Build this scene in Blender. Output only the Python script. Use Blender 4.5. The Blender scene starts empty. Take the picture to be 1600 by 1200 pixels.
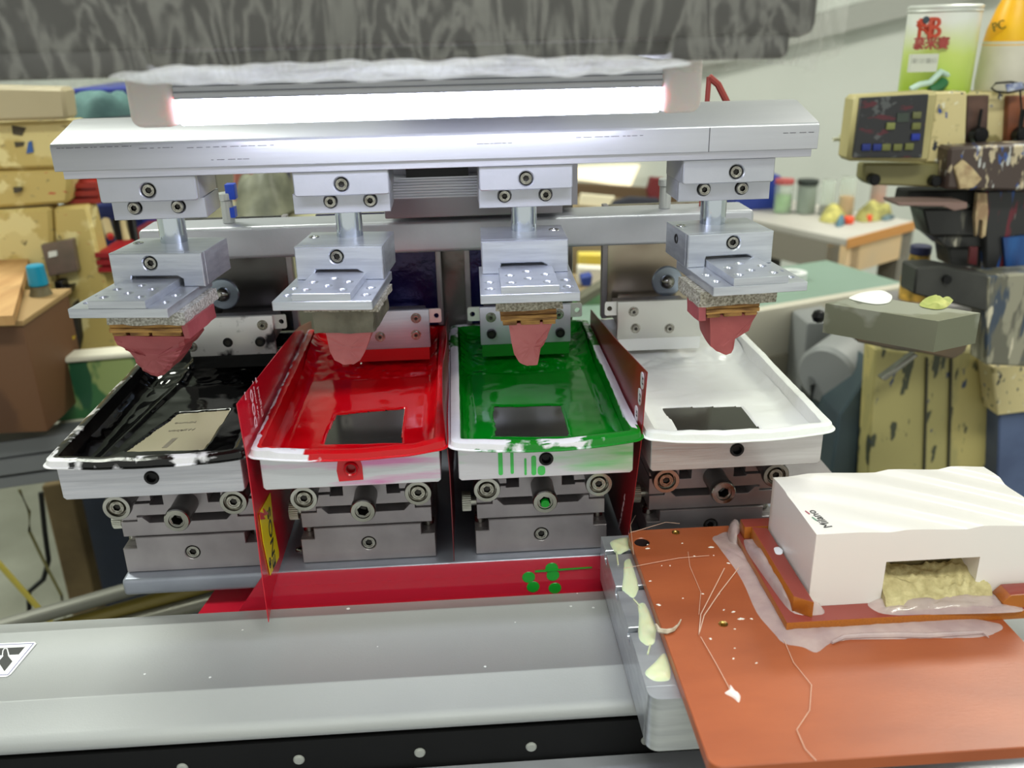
import bpy, bmesh, math, random
from mathutils import Vector, Matrix, noise
random.seed(7)
S = bpy.context.scene
COL = S.collection
PI = math.pi
# ------------------------------------------------------------------ camera
F = 1400.0
def _n(v): return v.normalized()
_d1 = _n(Vector((704-800, 50-600, F)))
_d2 = Vector((1, -.023, 0)); _nn = _n(_d1.cross(_d2))
if _nn.y > 0: _nn = -_nn
_xd = _n(_d2 - _d1*_d2.dot(_d1))
MC = Matrix((_xd, _d1, _nn)).transposed()      # world -> image axes (x right, y down, z forward)
CAM = Vector((0, 0, 1.35))
camd = bpy.data.cameras.new('camera'); cam = bpy.data.objects.new('camera', camd); COL.objects.link(cam)
_r = MC.transposed()                           # image -> world
bx, by, bz = _r @ Vector((1, 0, 0)), _r @ Vector((0, -1, 0)), _r @ Vector((0, 0, -1))
cam.matrix_world = Matrix(((bx.x, by.x, bz.x, 0), (bx.y, by.y, bz.y, 0), (bx.z, by.z, bz.z, 1.35), (0, 0, 0, 1)))
camd.lens = F/1600*36; camd.sensor_width = 36; camd.clip_start = .02
camd.dof.use_dof = True; camd.dof.focus_distance = .53; camd.dof.aperture_fstop = 9
S.camera = cam
def at(px, py, X=None, Y=None, Z=None):
    r = _r @ Vector((px-800, py-600, F))
    t = X/r.x if X is not None else Y/r.y if Y is not None else (Z-1.35)/r.z
    return CAM + r*t
# ------------------------------------------------------------------ world and light
S.view_settings.view_transform = 'Standard'; S.view_settings.look = 'None'
S.view_settings.gamma = 1; S.view_settings.exposure = 0.25; S.view_settings.use_curve_mapping = False
w = bpy.data.worlds.new('workshop'); S.world = w; w.use_nodes = True
bgn = w.node_tree.nodes['Background']; bgn.inputs[0].default_value = (.97, 1, .91, 1); bgn.inputs[1].default_value = .62
def area(name, loc, rot, sx, sy, power, col):
    l = bpy.data.lights.new(name, 'AREA'); l.shape = 'RECTANGLE'; l.size = sx; l.size_y = sy; l.energy = power; l.color = col
    o = bpy.data.objects.new(name, l); o.location = loc; o.rotation_euler = rot; COL.objects.link(o); return o
area('ceiling_lamp_light', (1.9, 1.9, 2.88), (0, 0, 0), 1.3, .3, 34, (1, .98, .86))
area('ceiling_lamp_light', (-1.2, 1.6, 2.88), (0, 0, 0), 1.3, .3, 34, (.95, 1, .88))
area('ceiling_lamp_light', (.3, -.6, 2.88), (0, 0, 0), 1.3, .3, 22, (.95, 1, .9))
# ------------------------------------------------------------------ materials
MATS = {}
def lin(c):
    return tuple(((v/255)/12.92 if v/255 <= .04045 else ((v/255+.055)/1.055)**2.4) for v in c)+(1,)
def mat(name, c, rough=.5, metal=0, c2=None, scale=20, bump=0, bscale=60, stretch=None, thr=None, trans=0, emit=0, spec=None, alpha=None, coat=0, sss=0, detail=4):
    if name in MATS: return MATS[name]
    m = bpy.data.materials.new(name); m.use_nodes = True; nt = m.node_tree; b = nt.nodes['Principled BSDF']
    b.inputs['Base Color'].default_value = lin(c); b.inputs['Roughness'].default_value = rough; b.inputs['Metallic'].default_value = metal
    if trans: b.inputs['Transmission Weight'].default_value = trans
    if spec is not None: b.inputs['Specular IOR Level'].default_value = spec
    if alpha is not None: b.inputs['Alpha'].default_value = alpha
    if coat: b.inputs['Coat Weight'].default_value = coat; b.inputs['Coat Roughness'].default_value = .08
    if sss: b.inputs['Subsurface Weight'].default_value = sss; b.inputs['Subsurface Scale'].default_value = .004
    if emit: b.inputs['Emission Color'].default_value = lin(c); b.inputs['Emission Strength'].default_value = emit
    co = nt.nodes.new('ShaderNodeTexCoord'); mp = nt.nodes.new('ShaderNodeMapping'); nt.links.new(co.outputs['Object'], mp.inputs[0])
    if stretch: mp.inputs['Scale'].default_value = stretch
    if c2:
        n = nt.nodes.new('ShaderNodeTexNoise'); n.inputs['Scale'].default_value = scale; n.inputs['Detail'].default_value = detail
        nt.links.new(mp.outputs[0], n.inputs[0])
        r = nt.nodes.new('ShaderNodeValToRGB'); r.color_ramp.elements[0].color = lin(c); r.color_ramp.elements[1].color = lin(c2)
        t = thr or (.35, .65); r.color_ramp.elements[0].position = t[0]; r.color_ramp.elements[1].position = t[1]
        nt.links.new(n.outputs['Fac'], r.inputs[0]); nt.links.new(r.outputs[0], b.inputs['Base Color'])
    if bump:
        n = nt.nodes.new('ShaderNodeTexNoise'); n.inputs['Scale'].default_value = bscale; n.inputs['Detail'].default_value = 5
        nt.links.new(mp.outputs[0], n.inputs[0]); bp = nt.nodes.new('ShaderNodeBump'); bp.inputs['Strength'].default_value = bump; bp.inputs['Distance'].default_value = .002
        nt.links.new(n.outputs['Fac'], bp.inputs['Height']); nt.links.new(bp.outputs[0], b.inputs['Normal'])
    MATS[name] = m; return m
def layered(name, base, spots, rough=.5, metal=0):
    """base colour with several independent noise-shaped stains: (colour, scale, threshold, offset, stretch)"""
    if name in MATS: return MATS[name]
    m = mat(name, base, rough, metal); nt = m.node_tree; b = nt.nodes['Principled BSDF']
    prev = None; co = nt.nodes.new('ShaderNodeTexCoord')
    for i, (c, sc, th, off, st) in enumerate(spots):
        mp = nt.nodes.new('ShaderNodeMapping'); nt.links.new(co.outputs['Object'], mp.inputs[0]); mp.inputs['Location'].default_value = (off, off*.7, off*.3); mp.inputs['Scale'].default_value = st
        n = nt.nodes.new('ShaderNodeTexNoise'); n.inputs['Scale'].default_value = sc; n.inputs['Detail'].default_value = 4; nt.links.new(mp.outputs[0], n.inputs[0])
        mr = nt.nodes.new('ShaderNodeMapRange'); mr.inputs[1].default_value = th; mr.inputs[2].default_value = th+.04; nt.links.new(n.outputs['Fac'], mr.inputs[0])
        mx = nt.nodes.new('ShaderNodeMix'); mx.data_type = 'RGBA'; nt.links.new(mr.outputs[0], mx.inputs['Factor'])
        if prev: nt.links.new(prev, mx.inputs[6])
        else: mx.inputs[6].default_value = lin(base)
        mx.inputs[7].default_value = lin(c); prev = mx.outputs[2]
    nt.links.new(prev, b.inputs['Base Color']); return m
ALU = mat('anodised_aluminium', (196, 197, 206), .36, .5, (186, 188, 197), 35, .05, 400)
ALUX = mat('brushed_aluminium', (204, 204, 214), .32, .55, (190, 191, 202), 40, .06, 90, stretch=(.5, 1, 14))
ALUM = mat('milled_aluminium', (206, 210, 218), .28, .6, (186, 190, 200), 25, .08, 60, stretch=(1, 3, 12))
ALUD = mat('dark_machined_steel', (168, 162, 166), .36, .5, (148, 142, 146), 30, .05, 200)
RAILM = mat('satin_anodised_rail', (170, 172, 173), .55, .12, (164, 166, 168), 9, .05, 900)
STEEL = mat('polished_steel', (196, 196, 192), .16, 1, (150, 148, 142), 20, .03, 80)
CHROME = mat('zinc_plated_shaft', (205, 212, 222), .14, 1)
SCREW = mat('screw_steel', (190, 188, 180), .2, 1, (140, 136, 128), 300, .1, 500)
BLACKM = mat('black_oxide_steel', (28, 28, 30), .35, .6)
KNURL = mat('knurled_steel', (96, 95, 94), .4, .85)
VOID = mat('matte_black', (8, 8, 9), .7, 0)  # plain matte black, for black parts and the slot filler
WHITEP = mat('white_plastic', (236, 238, 240), .35, 0)
RUBBER = mat('red_silicone_rubber', (176, 90, 95), .5, 0, (158, 76, 82), 60, .25, 90)
WOODP = mat('plywood', (196, 150, 84), .7, 0, (112, 76, 40), 60, .3, 200, stretch=(1, 4, 9))
FOAM = mat('grey_foam', (204, 200, 186), .9, 0, (128, 122, 106), 700, .8, 1000, thr=(.35, .65))
FOAM2 = mat('white_foam', (226, 224, 218), .9, 0, (168, 164, 154), 700, 1, 1000, thr=(.4, .6))
GLUEG = mat('grey_sealant', (120, 116, 100), .4, 0, (88, 84, 70), 90, .3, 200)
# ------------------------------------------------------------------ mesh helpers
class MB:
    def __init__(s): s.bm = bmesh.new(); s.mi = 0
    def _merge(s, b2, mtx=None):
        if mtx is not None: bmesh.ops.transform(b2, matrix=mtx, verts=b2.verts)
        for f in b2.faces:
            if f.material_index == 0: f.material_index = s.mi
        me = bpy.data.meshes.new('tmp'); b2.to_mesh(me); b2.free(); s.bm.from_mesh(me); bpy.data.meshes.remove(me); return s
    def box(s, x0, x1, y0, y1, z0, z1, bev=0, seg=2, mtx=None, vonly=False):
        b = bmesh.new(); bmesh.ops.create_cube(b, size=1)
        for v in b.verts: v.co = Vector(((x0+x1)/2+v.co.x*(x1-x0), (y0+y1)/2+v.co.y*(y1-y0), (z0+z1)/2+v.co.z*(z1-z0)))
        if bev:
            es = [e for e in b.edges if not vonly or abs((e.verts[0].co-e.verts[1].co).normalized().z) > .9]
            bmesh.ops.bevel(b, geom=es, offset=bev, segments=seg, profile=.5, affect='EDGES')
        return s._merge(b, mtx)
    def prism(s, pts, axis, a0, a1, bev=0, mtx=None, seg=1):
        b = bmesh.new()
        def P(p, a): return {'x': (a, p[0], p[1]), 'y': (p[0], a, p[1]), 'z': (p[0], p[1], a)}[axis]
        v0 = [b.verts.new(P(p, a0)) for p in pts]; v1 = [b.verts.new(P(p, a1)) for p in pts]
        n = len(pts); b.faces.new(v0); b.faces.new(v1[::-1])
        for i in range(n): b.faces.new((v0[i], v0[(i+1) % n], v1[(i+1) % n], v1[i]))
        bmesh.ops.recalc_face_normals(b, faces=b.faces)
        if bev: bmesh.ops.bevel(b, geom=list(b.edges), offset=bev, segments=seg, profile=.5, affect='EDGES')
        bmesh.ops.triangulate(b, faces=[f for f in b.faces if len(f.verts) > 4])
        return s._merge(b, mtx)
    def lathe(s, prof, o, ax=(0, 0, 1), n=28, fn=None, mtx=None):
        b = bmesh.new(); ax = Vector(ax).normalized(); q = ax.to_track_quat('Z', 'Y'); rings = []
        for (r, h) in prof:
            if r < 1e-6: rings.append([b.verts.new(q @ Vector((0, 0, h)) + Vector(o))]); continue
            rings.append([b.verts.new(q @ Vector((r*math.cos(2*PI*i/n), r*math.sin(2*PI*i/n), h))+Vector(o)) for i in range(n)])
        for A, B in zip(rings, rings[1:]):
            if len(A) == 1 and len(B) == 1: continue
            for i in range(n):
                j = (i+1) % n
                if len(A) == 1: b.faces.new((A[0], B[i], B[j]))
                elif len(B) == 1: b.faces.new((A[i], A[j], B[0]))
                else: b.faces.new((A[i], A[j], B[j], B[i]))
        bmesh.ops.recalc_face_normals(b, faces=b.faces)
        return s._merge(b, mtx)
    def cyl(s, p0, p1, r, n=24, r1=None, mtx=None, cap=.0):
        p0, p1 = Vector(p0), Vector(p1); L = (p1-p0).length; r1 = r if r1 is None else r1; c = min(r, r1)*cap
        return s.lathe([(0, 0), (r-c, 0), (r, c), (r1, L-c), (r1-c, L), (0, L)], p0, p1-p0, n, mtx=mtx)
    def screw(s, o, ax, r, h, hx, dep=None, mtx=None, rot=.3):
        """socket screw: head starts at o, grows h along ax, with a hexagonal socket"""
        b = bmesh.new(); ax = Vector(ax).normalized(); q = ax.to_track_quat('Z', 'Y'); n = 24; dep = dep or h*.6
        def hexr(t): t = (t+rot) % (PI/3)-PI/6; return hx*math.cos(PI/6)/math.cos(t)
        prof = [(lambda t: r, 0), (lambda t: r, h*.75), (lambda t: r*.9, h), (lambda t: r*.68, h), (lambda t: r*.64, h*.93), (lambda t: hexr(t)*1.06, h*.93), (hexr, h*.86), (hexr, h-dep)]
        R = [[b.verts.new(q @ Vector((f(2*PI*i/n)*math.cos(2*PI*i/n), f(2*PI*i/n)*math.sin(2*PI*i/n), z))+Vector(o)) for i in range(n)] for f, z in prof]
        for k, (A, B) in enumerate(zip(R, R[1:])):
            for i in range(n): b.faces.new((A[i], A[(i+1) % n], B[(i+1) % n], B[i])).material_index = 1 if k == 6 else 0
        c = b.verts.new(q @ Vector((0, 0, h-dep*1.2))+Vector(o))
        for i in range(n): b.faces.new((R[-1][i], R[-1][(i+1) % n], c)).material_index = 1
        bmesh.ops.recalc_face_normals(b, faces=b.faces)
        return s._merge(b, mtx)
    def holed(s, outer, holes, plane, a0, th, bev=0, mtx=None):
        """polygon with circular holes, extruded; plane 'y': (x,z) facing -y from y=a0 back by th; 'z': (x,y) top at a0 down by th"""
        cu = bpy.data.curves.new('c', 'CURVE'); cu.dimensions = '2D'; cu.fill_mode = 'BOTH'
        def spl(pts):
            sp = cu.splines.new('POLY'); sp.points.add(len(pts)-1); sp.use_cyclic_u = True
            for p, q in zip(sp.points, pts): p.co = (q[0], q[1], 0, 1)
        spl(outer)
        for (cx, cy, r) in holes: spl([(cx+r*math.cos(2*PI*i/24), cy+r*math.sin(2*PI*i/24)) for i in range(24)])
        cu.extrude = th/2-bev; cu.bevel_depth = bev; cu.bevel_resolution = 0; cu.offset = -bev
        ob = bpy.data.objects.new('c', cu); me = bpy.data.meshes.new_from_object(ob)
        b = bmesh.new(); b.from_mesh(me); bpy.data.meshes.remove(me); bpy.data.objects.remove(ob); bpy.data.curves.remove(cu)
        bmesh.ops.remove_doubles(b, verts=b.verts, dist=1e-6)
        if plane == 'y': M = Matrix(((1, 0, 0, 0), (0, 0, -1, a0+th/2), (0, 1, 0, 0), (0, 0, 0, 1)))
        else: M = Matrix.Translation((0, 0, a0-th/2))
        bmesh.ops.transform(b, matrix=M, verts=b.verts)
        return s._merge(b, mtx)
    def grid(s, fn, nu, nv, skip=None, attr=None):
        b = s.bm; V = [[b.verts.new(fn(i/nu, j/nv)) for j in range(nv+1)] for i in range(nu+1)]
        for i in range(nu):
            for j in range(nv):
                if skip and skip((i+.5)/nu, (j+.5)/nv): continue
                f = b.faces.new((V[i][j], V[i+1][j], V[i+1][j+1], V[i][j+1])); f.material_index = s.mi
        return s
    def dome(s, pts, z, h, rings=5, nz=0, seed=0, flat=.5, nf=200, zf=None):
        """lumpy blob whose footprint is pts (x,y), resting at z"""
        b = s.bm; n0 = len(pts); P = []
        for i in range(n0):
            for k in range(4):
                a, c = Vector(pts[i]), Vector(pts[(i+1) % n0]); P.append(a.lerp(c, k/4))
        n = len(P); 
        for _ in range(2): P = [(P[i-1]+P[i]*2+P[(i+1) % n])/4 for i in range(n)]
        c = sum(P, Vector((0, 0)))/n; R = []
        for k in range(rings+1):
            t = k/rings; sc = 1-t*.96
            hh = h*(1-(1-t)**2)**flat if k else 0
            ring = []
            for p in P:
                q = c+(p-c)*sc; e = noise.noise(Vector((q.x*nf+seed, q.y*nf, seed)))*nz*(1 if k else 0)
                zz = zf(q.x, q.y) if zf else z
                ring.append(b.verts.new((q.x, q.y, zz+hh+e)))
            R.append(ring)
        for A, B in zip(R, R[1:]):
            for i in range(n): f = b.faces.new((A[i], A[(i+1) % n], B[(i+1) % n], B[i])); f.material_index = s.mi
        f = b.faces.new(R[-1]); f.material_index = s.mi
        f = b.faces.new(R[0][::-1]); f.material_index = s.mi
        return s
    def tube(s, pts, r, n=6, rf=None):
        b = s.bm; pts = [Vector(p) for p in pts]; R = []
        for i, p in enumerate(pts):
            t = (pts[min(i+1, len(pts)-1)]-pts[max(i-1, 0)]).normalized(); q = t.to_track_quat('Z', 'Y'); rr = rf(i/(len(pts)-1)) if rf else r
            R.append([b.verts.new(p+q @ Vector((rr*math.cos(2*PI*k/n), rr*math.sin(2*PI*k/n), 0))) for k in range(n)])
        for A, B in zip(R, R[1:]):
            for i in range(n): f = b.faces.new((A[i], A[(i+1) % n], B[(i+1) % n], B[i])); f.material_index = s.mi
        for e in (R[0][::-1], R[-1]): f = b.faces.new(e); f.material_index = s.mi
        return s
    def xf(s, M): bmesh.ops.transform(s.bm, matrix=M, verts=s.bm.verts); return s
def wloc(o):
    v = Vector((0, 0, 0))
    while o is not None: v += o.location; o = o.parent
    return v
def part(name, mb, m, parent=None, world=True, smooth=35, label=None):
    bm = mb.bm
    if parent is not None and world:
        L = wloc(parent); bmesh.ops.translate(bm, vec=-L, verts=bm.verts)
    loc = None
    if parent is None:                                    # give a single-mesh thing an origin at its base
        xs = [v.co for v in bm.verts]; c = Vector(((min(v.x for v in xs)+max(v.x for v in xs))/2, (min(v.y for v in xs)+max(v.y for v in xs))/2, min(v.z for v in xs)))
        bmesh.ops.translate(bm, vec=-c, verts=bm.verts); loc = c
    bmesh.ops.recalc_face_normals(bm, faces=bm.faces)
    me = bpy.data.meshes.new(name); bm.to_mesh(me); bm.free()
    if smooth: me.shade_smooth(); me.set_sharp_from_angle(angle=math.radians(smooth))
    if m in (SCREW, STEEL, BLACKM): m = [m, mat('dark_socket', (58, 56, 54), .3, .8)]  # dark steel in the hex sockets paints their shade
    for mm in (m if isinstance(m, (list, tuple)) else [m]): me.materials.append(mm)
    o = bpy.data.objects.new(name, me); COL.objects.link(o)
    if parent is not None: o.parent = parent
    if loc is not None: o.location = loc
    if label: o['label'] = label
    return o
def thing(name, label, cat, loc=(0, 0, 0), group=None):
    o = bpy.data.objects.new(name, None); COL.objects.link(o); o.empty_display_size = .02
    o.location = loc; o['label'] = label; o['category'] = cat
    if group: o['group'] = group
    return o
def tag(o, label, cat, group=None):
    o['label'] = label; o['category'] = cat
    if group: o['group'] = group
    return o
def struct(o): o['kind'] = 'structure'; return o
def textmesh(body, size, M, m, parent, name='lettering', bold=0, align='LEFT', ext=.00008, sx=1):
    cu = bpy.data.curves.new('t', 'FONT'); cu.body = body; cu.size = size; cu.extrude = ext; cu.offset = bold; cu.align_x = align; cu.resolution_u = 3
    ob = bpy.data.objects.new('t', cu); me = bpy.data.meshes.new_from_object(ob)
    mb = MB(); mb.bm.from_mesh(me); bpy.data.objects.remove(ob); bpy.data.curves.remove(cu); bpy.data.meshes.remove(me)
    if sx != 1: mb.xf(Matrix.Diagonal((sx, 1, 1, 1)))
    mb.xf(M); return part(name, mb, m, parent, smooth=0)
def frame(o, r, u):
    r = Vector(r).normalized(); u = Vector(u); u = (u-r*u.dot(r)).normalized(); n = r.cross(u)
    return Matrix(((r.x, u.x, n.x, o[0]), (r.y, u.y, n.y, o[1]), (r.z, u.z, n.z, o[2]), (0, 0, 0, 1)))
def nz(x, y, z=0, s=1): return noise.noise(Vector((x*s, y*s, z*s+3.1)))
# ------------------------------------------------------------------ the room
WALLM = mat('painted_wall', (226, 230, 226), .8, 0, (216, 221, 216), 1.5, .05, 30)
FLOORM = mat('concrete_floor', (150, 150, 138), .6, 0, (118, 118, 106), 3, .2, 20)
def quadbox(name, b, m): return struct(part(name, MB().box(*b), m, smooth=0))
quadbox('floor', (-3, 3.6, -1.5, 4.3, -.1, 0), FLOORM)
quadbox('wall_back', (-3, 3.6, 4.2, 4.3, 0, 3), WALLM)
quadbox('wall_left', (-3.1, -3, -1.5, 4.3, 0, 3), WALLM)
quadbox('wall_right', (3.6, 3.7, -1.5, 4.3, 0, 3), WALLM)
quadbox('ceiling', (-3, 3.6, -1.5, 4.3, 3, 3.1), WALLM)
LAMPW = mat('ceiling_diffuser', (255, 253, 240), .5, emit=5)
for i, (x, y) in enumerate(((1.9, 1.9), (-1.2, 1.6), (.3, -.6))):
    t = thing('ceiling_light', ['flat ceiling light over the bench and old machine', 'flat ceiling light over the beige cabinets', 'flat ceiling light behind the viewer'][i], 'light', (x, y, 2.9), 'workshop ceiling lights')
    part('housing', MB().box(x-.68, x+.68, y-.18, y+.18, 2.93, 3.0, .01), WHITEP, t)
    part('diffuser', MB().box(x-.65, x+.65, y-.15, y+.15, 2.905, 2.93), LAMPW, t)
# pipe trim high on the back wall
TRIM = mat('grey_trim', (176, 178, 174), .6)
a, b_ = at(1310, 40, Y=4.12), at(1600, -15, Y=4.12)
struct(part('trim_1', MB().prism([(a.x-1.2, a.z-.28), (b_.x+.6, b_.z+.14), (b_.x+.6, b_.z+.24), (a.x-1.2, a.z-.18)], 'y', 4.1, 4.2), TRIM, smooth=0))
# ------------------------------------------------------------------ front rail of the shuttle
t = thing('slide_rail', 'long satin aluminium slide rail cover lying across the front', 'rail', (0, .43, .985))
prof = [(.3775, 1.0075), (.3735, 1.0105), (.372, 1.0145), (.3735, 1.0175), (.3775, 1.0193), (.400, 1.0205), (.4007, 1.0212), (.4022, 1.0212), (.4030, 1.0203), (.462, 1.0200), (.4628, 1.0206), (.4642, 1.0206), (.465, 1.0198), (.4785, 1.0165), (.480, 1.005), (.476, 1.0)]
prof = [(y, z) for y, z in prof]+[(.395, 1.0), (.395, 1.0075)]
part('rail_cover', MB().prism(prof, 'x', -.46, .42), RAILM, t, smooth=50)
part('black_channel', MB().box(-.46, .42, .374, .47, .955, .9995).box(-.46, .42, .374, .394, .9995, 1.0070), mat('black_anodised_channel', (7, 7, 8), .6, 0, spec=.2), t)
part('front_strip', MB().prism([(.338, .970), (.338, .983), (.340, .985), (.3725, .985), (.3738, .984), (.3738, .970)], 'x', -.46, .42), ALU, t)
for px, py in ((285, 1200), (467, 1187), (656, 1176), (830, 1167), (1010, 1157)):
    q = at(px, py, Y=.3738)
    part('plug', MB().lathe([(0, .0014), (.0022, .0013), (.0029, .0006), (.003, 0), (0, 0)], (q.x, .374, q.z), (0, -1, 0), 20), mat('grey_plug', (150, 152, 148), .5), t)
q = at(1063, 1140, Y=.374)
part('screw', MB().screw((q.x, .374, q.z), (0, -1, 0), .0032, .003, .0016).cyl((q.x-.0055, .3738, q.z), (q.x-.0055, .370, q.z), .002), SCREW, t)
# sticker on the rail
st = thing('triangle_sticker', 'white and black triangular sticker on the slide rail', 'sticker', at(15, 1030, Z=1.0206))
def stk(pts, z, m, nm):
    mb = MB(); P = [at(x, y, Z=1.0204) for x, y in pts]; mb.prism([(p.x, p.y) for p in P], 'z', z, z+.00006); part(nm, mb, m, st, smooth=0)
SW = mat('sticker_white', (246, 247, 250), .35); SK = mat('sticker_black', (30, 30, 34), .4); SB = mat('sticker_blue', (88, 84, 150), .4)
stk([(-60, 1008), (54, 1003), (57, 1006), (17, 1054), (10, 1058), (-60, 1060)], 1.02052, SW, 'sticker_base')
stk([(-60, 1010), (53.5, 1005.3), (12.8, 1055), (-60, 1057), (-60, 1056.2), (12.4, 1054), (51.5, 1006.2), (-60, 1010.8)], 1.02059, SB, 'blue_outline')
stk([(-60, 1016), (38, 1011.5), (40, 1010), (29.5, 1023), (-60, 1027)], 1.02059, SK, 'black_bar')
stk([(4.5, 1026), (5.5, 1017), (8, 1014.5), (10.5, 1014.5), (13, 1025), (15, 1024.5), (12, 1013.5), (6.5, 1013.5), (4, 1017), (3, 1026)], 1.02066, SW, 'arrow_outline')
stk([(7, 1014.5), (9.5, 1014.5), (13, 1026), (19.5, 1034), (7, 1049.5), (-1, 1037), (-1, 1033), (5, 1026.5)], 1.0207, SK, 'arrow')
# specks on the rail
SPECK = mat('white_speck', (232, 235, 236), .5)
k = 0
for px, py, r in ((544, 948, .0012), (379, 984, .0007), (328, 1058, .0008), (226, 1053, .0007), (892, 947, .0009), (927, 949, .0009), (902, 922, .0006), (805, 972, .0006), (590, 1010, .0005), (758, 1041, .0008)):
    p = at(px, py, Z=1.0204); pz = 1.0203 if p.y < .462 else 1.0206-(p.y-.465)*.24
    o = part('dust_speck', MB().dome([(p.x+r*math.cos(a)*(1+.3*math.sin(3*a+px)), p.y+r*math.sin(a)) for a in [i*PI/4 for i in range(8)]], pz, .0002, 2), SPECK); k += 1
    tag(o, 'tiny white speck of plastic on the slide rail', 'debris', 'white specks on the rail')
# ------------------------------------------------------------------ shuttle carriage with glue
cg = thing('carriage', 'grey slotted aluminium carriage block under the brown plate', 'carriage', (.15, .41, 1.0212))
CX0 = .0805; T0 = 1.0532; B0 = 1.0215
pr = [(.3385, B0), (.4845, B0), (.4845, T0)]
for yc in (.4655, .4275, .3895, .3525)[:3]:
    pr += [(yc+.0022, T0), (yc+.0022, T0-.003), (yc+.0042, T0-.003), (yc+.0042, T0-.007), (yc-.0042, T0-.007), (yc-.0042, T0-.003), (yc-.0022, T0-.003), (yc-.0022, T0)]
pr += [(.345, T0), (.345, B0)]
pr = [(.345, B0)]+pr[1:-1]
part('block', MB().prism(pr, 'x', CX0, .235, .0003).box(CX0+.0001, .2349, .336, .372, B0, T0-.0001, .006, 4, vonly=True), ALUM, cg)
GLY = mat('yellowed_epoxy', (222, 226, 190), .25, sss=.3)
def pxd(pts, Z): return [(lambda p: (p.x, p.y))(at(x, y, Z=Z)) for x, y in pts]
for i, pl in enumerate(([(950, 845), (985, 836), (985, 858), (975, 862), (966, 868), (956, 858)], [(974, 875), (985, 868), (999, 915), (996, 930), (989, 938), (970, 922), (974, 900)],
                        [(995, 942), (1008, 938), (1028, 985), (1024, 1008), (1010, 1012), (996, 1000), (998, 960)], [(1003, 1052), (1022, 1035), (1040, 1014), (1050, 1050), (1048, 1066), (1020, 1066)])):
    part('epoxy_blob', MB().dome(pxd(pl, T0), T0-.0003, .0016, 5, .0006, i), GLY, cg)
p1, p2 = at(985, 1058, Z=T0), at(990, 940, Z=T0)
for (aa, bb) in (((963, 862), (966, 882)), ((990, 936), (1003, 952)), ((1016, 1008), (1012, 1022))):
    A, B = at(*aa, Z=T0+.0005), at(*bb, Z=T0+.0005); part('epoxy_strand', MB().tube([A, A.lerp(B, .5)+Vector((0, 0, .0004)), B], .0005), GLY, cg)
# ------------------------------------------------------------------ brown plate and fixture
PZ = 1.0600
BROWN = mat('brown_bakelite', (172, 92, 56), .36, 0, (158, 82, 50), 14, .04, 300, stretch=(1, 3, 1))
bp = thing('fixture_plate', 'brown laminate plate bolted on the carriage', 'plate', (.183, .38, PZ-.0066))
def rrect(x0, x1, y0, y1, r, n=6):
    P = []
    for cx, cy, a0 in ((x1-r, y1-r, 0), (x0+r, y1-r, PI/2), (x0+r, y0+r, PI), (x1-r, y0+r, 1.5*PI)):
        P += [(cx+r*math.cos(a0+PI/2*i/n), cy+r*math.sin(a0+PI/2*i/n)) for i in range(n+1)]
    return P
h1, h2, h3 = at(1003, 847, Z=PZ), at(1056, 832, Z=PZ), at(1130, 975, Z=PZ)
part('board', MB().holed(rrect(.0958, .2735, .2856, .4785, .006), [(h1.x, h1.y, .0046), (h2.x, h2.y, .0022), (h3.x, h3.y, .0022)], 'z', PZ, .0064, .0004), BROWN, bp)
part('hole_shade_lining', MB().lathe([(0, -.0058), (.0045, -.0058), (.0045, -.0006)], (h1.x, h1.y, PZ), n=28), mat('dark_hole', (40, 22, 24), .8), bp)  # dark insert paints the shade inside the open hole
for h in (h2, h3):
    part('threaded_insert', MB().lathe([(.0012, -.004), (.0013, -.0006), (.0016, -.0001), (.0022, .0002), (.0024, .0003), (.00235, -.002)], (h.x, h.y, PZ), n=20), mat('brass', (190, 160, 96), .35, 1), bp)
e = bpy.data.materials.new('cut_laminate'); e.use_nodes = True; nt = e.node_tree; b = nt.nodes['Principled BSDF']; b.inputs['Roughness'].default_value = .3
g = nt.nodes.new('ShaderNodeNewGeometry'); sp = nt.nodes.new('ShaderNodeSeparateXYZ'); nt.links.new(g.outputs['True Normal'], sp.inputs[0])
nn = nt.nodes.new('ShaderNodeTexNoise'); nn.inputs['Scale'].default_value = 120
r1 = nt.nodes.new('ShaderNodeValToRGB'); r1.color_ramp.elements[0].color = lin((196, 118, 36)); r1.color_ramp.elements[1].color = lin((140, 74, 34)); r1.color_ramp.elements[0].position = .4; r1.color_ramp.elements[1].position = .65
nt.links.new(nn.outputs['Fac'], r1.inputs[0]); mr = nt.nodes.new('ShaderNodeMapRange'); mr.inputs[1].default_value = .6; mr.inputs[2].default_value = .8; nt.links.new(sp.outputs['Z'], mr.inputs[0])
mx = nt.nodes.new('ShaderNodeMix'); mx.data_type = 'RGBA'; nt.links.new(mr.outputs[0], mx.inputs['Factor']); nt.links.new(r1.outputs[0], mx.inputs[6]); mx.inputs[7].default_value = lin((142, 62, 54)); nt.links.new(mx.outputs[2], b.inputs['Base Color'])
LAM = e
fx = thing('holding_jig', 'red-brown laminate frame with amber cut edges glued on the brown plate', 'fixture', (.22, .41, PZ))
part('base_board', MB().box(.1582, .300, .3712, .4620, PZ, PZ+.0060, .0003), LAM, fx)
part('locating_strip', MB().prism([(.1640, .3800), (.1725, .3740), (.1728, .4480), (.1640, .4500)], 'z', PZ+.006, PZ+.0155, .0003), LAM, fx)
part('corner_block', MB().box(.161, .200, .4525, .462, PZ+.006, PZ+.0140, .0004), LAM, fx)
q = at(1568, 910, Y=.376)
part('stop_block', MB().prism([(q.x+.001, PZ+.006), (q.x-.001, PZ+.010), (q.x+.003, PZ+.0145), (q.x+.03, PZ+.0145), (q.x+.03, PZ+.006)], 'y', .3722, .3822, .0004), LAM, fx)
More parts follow.
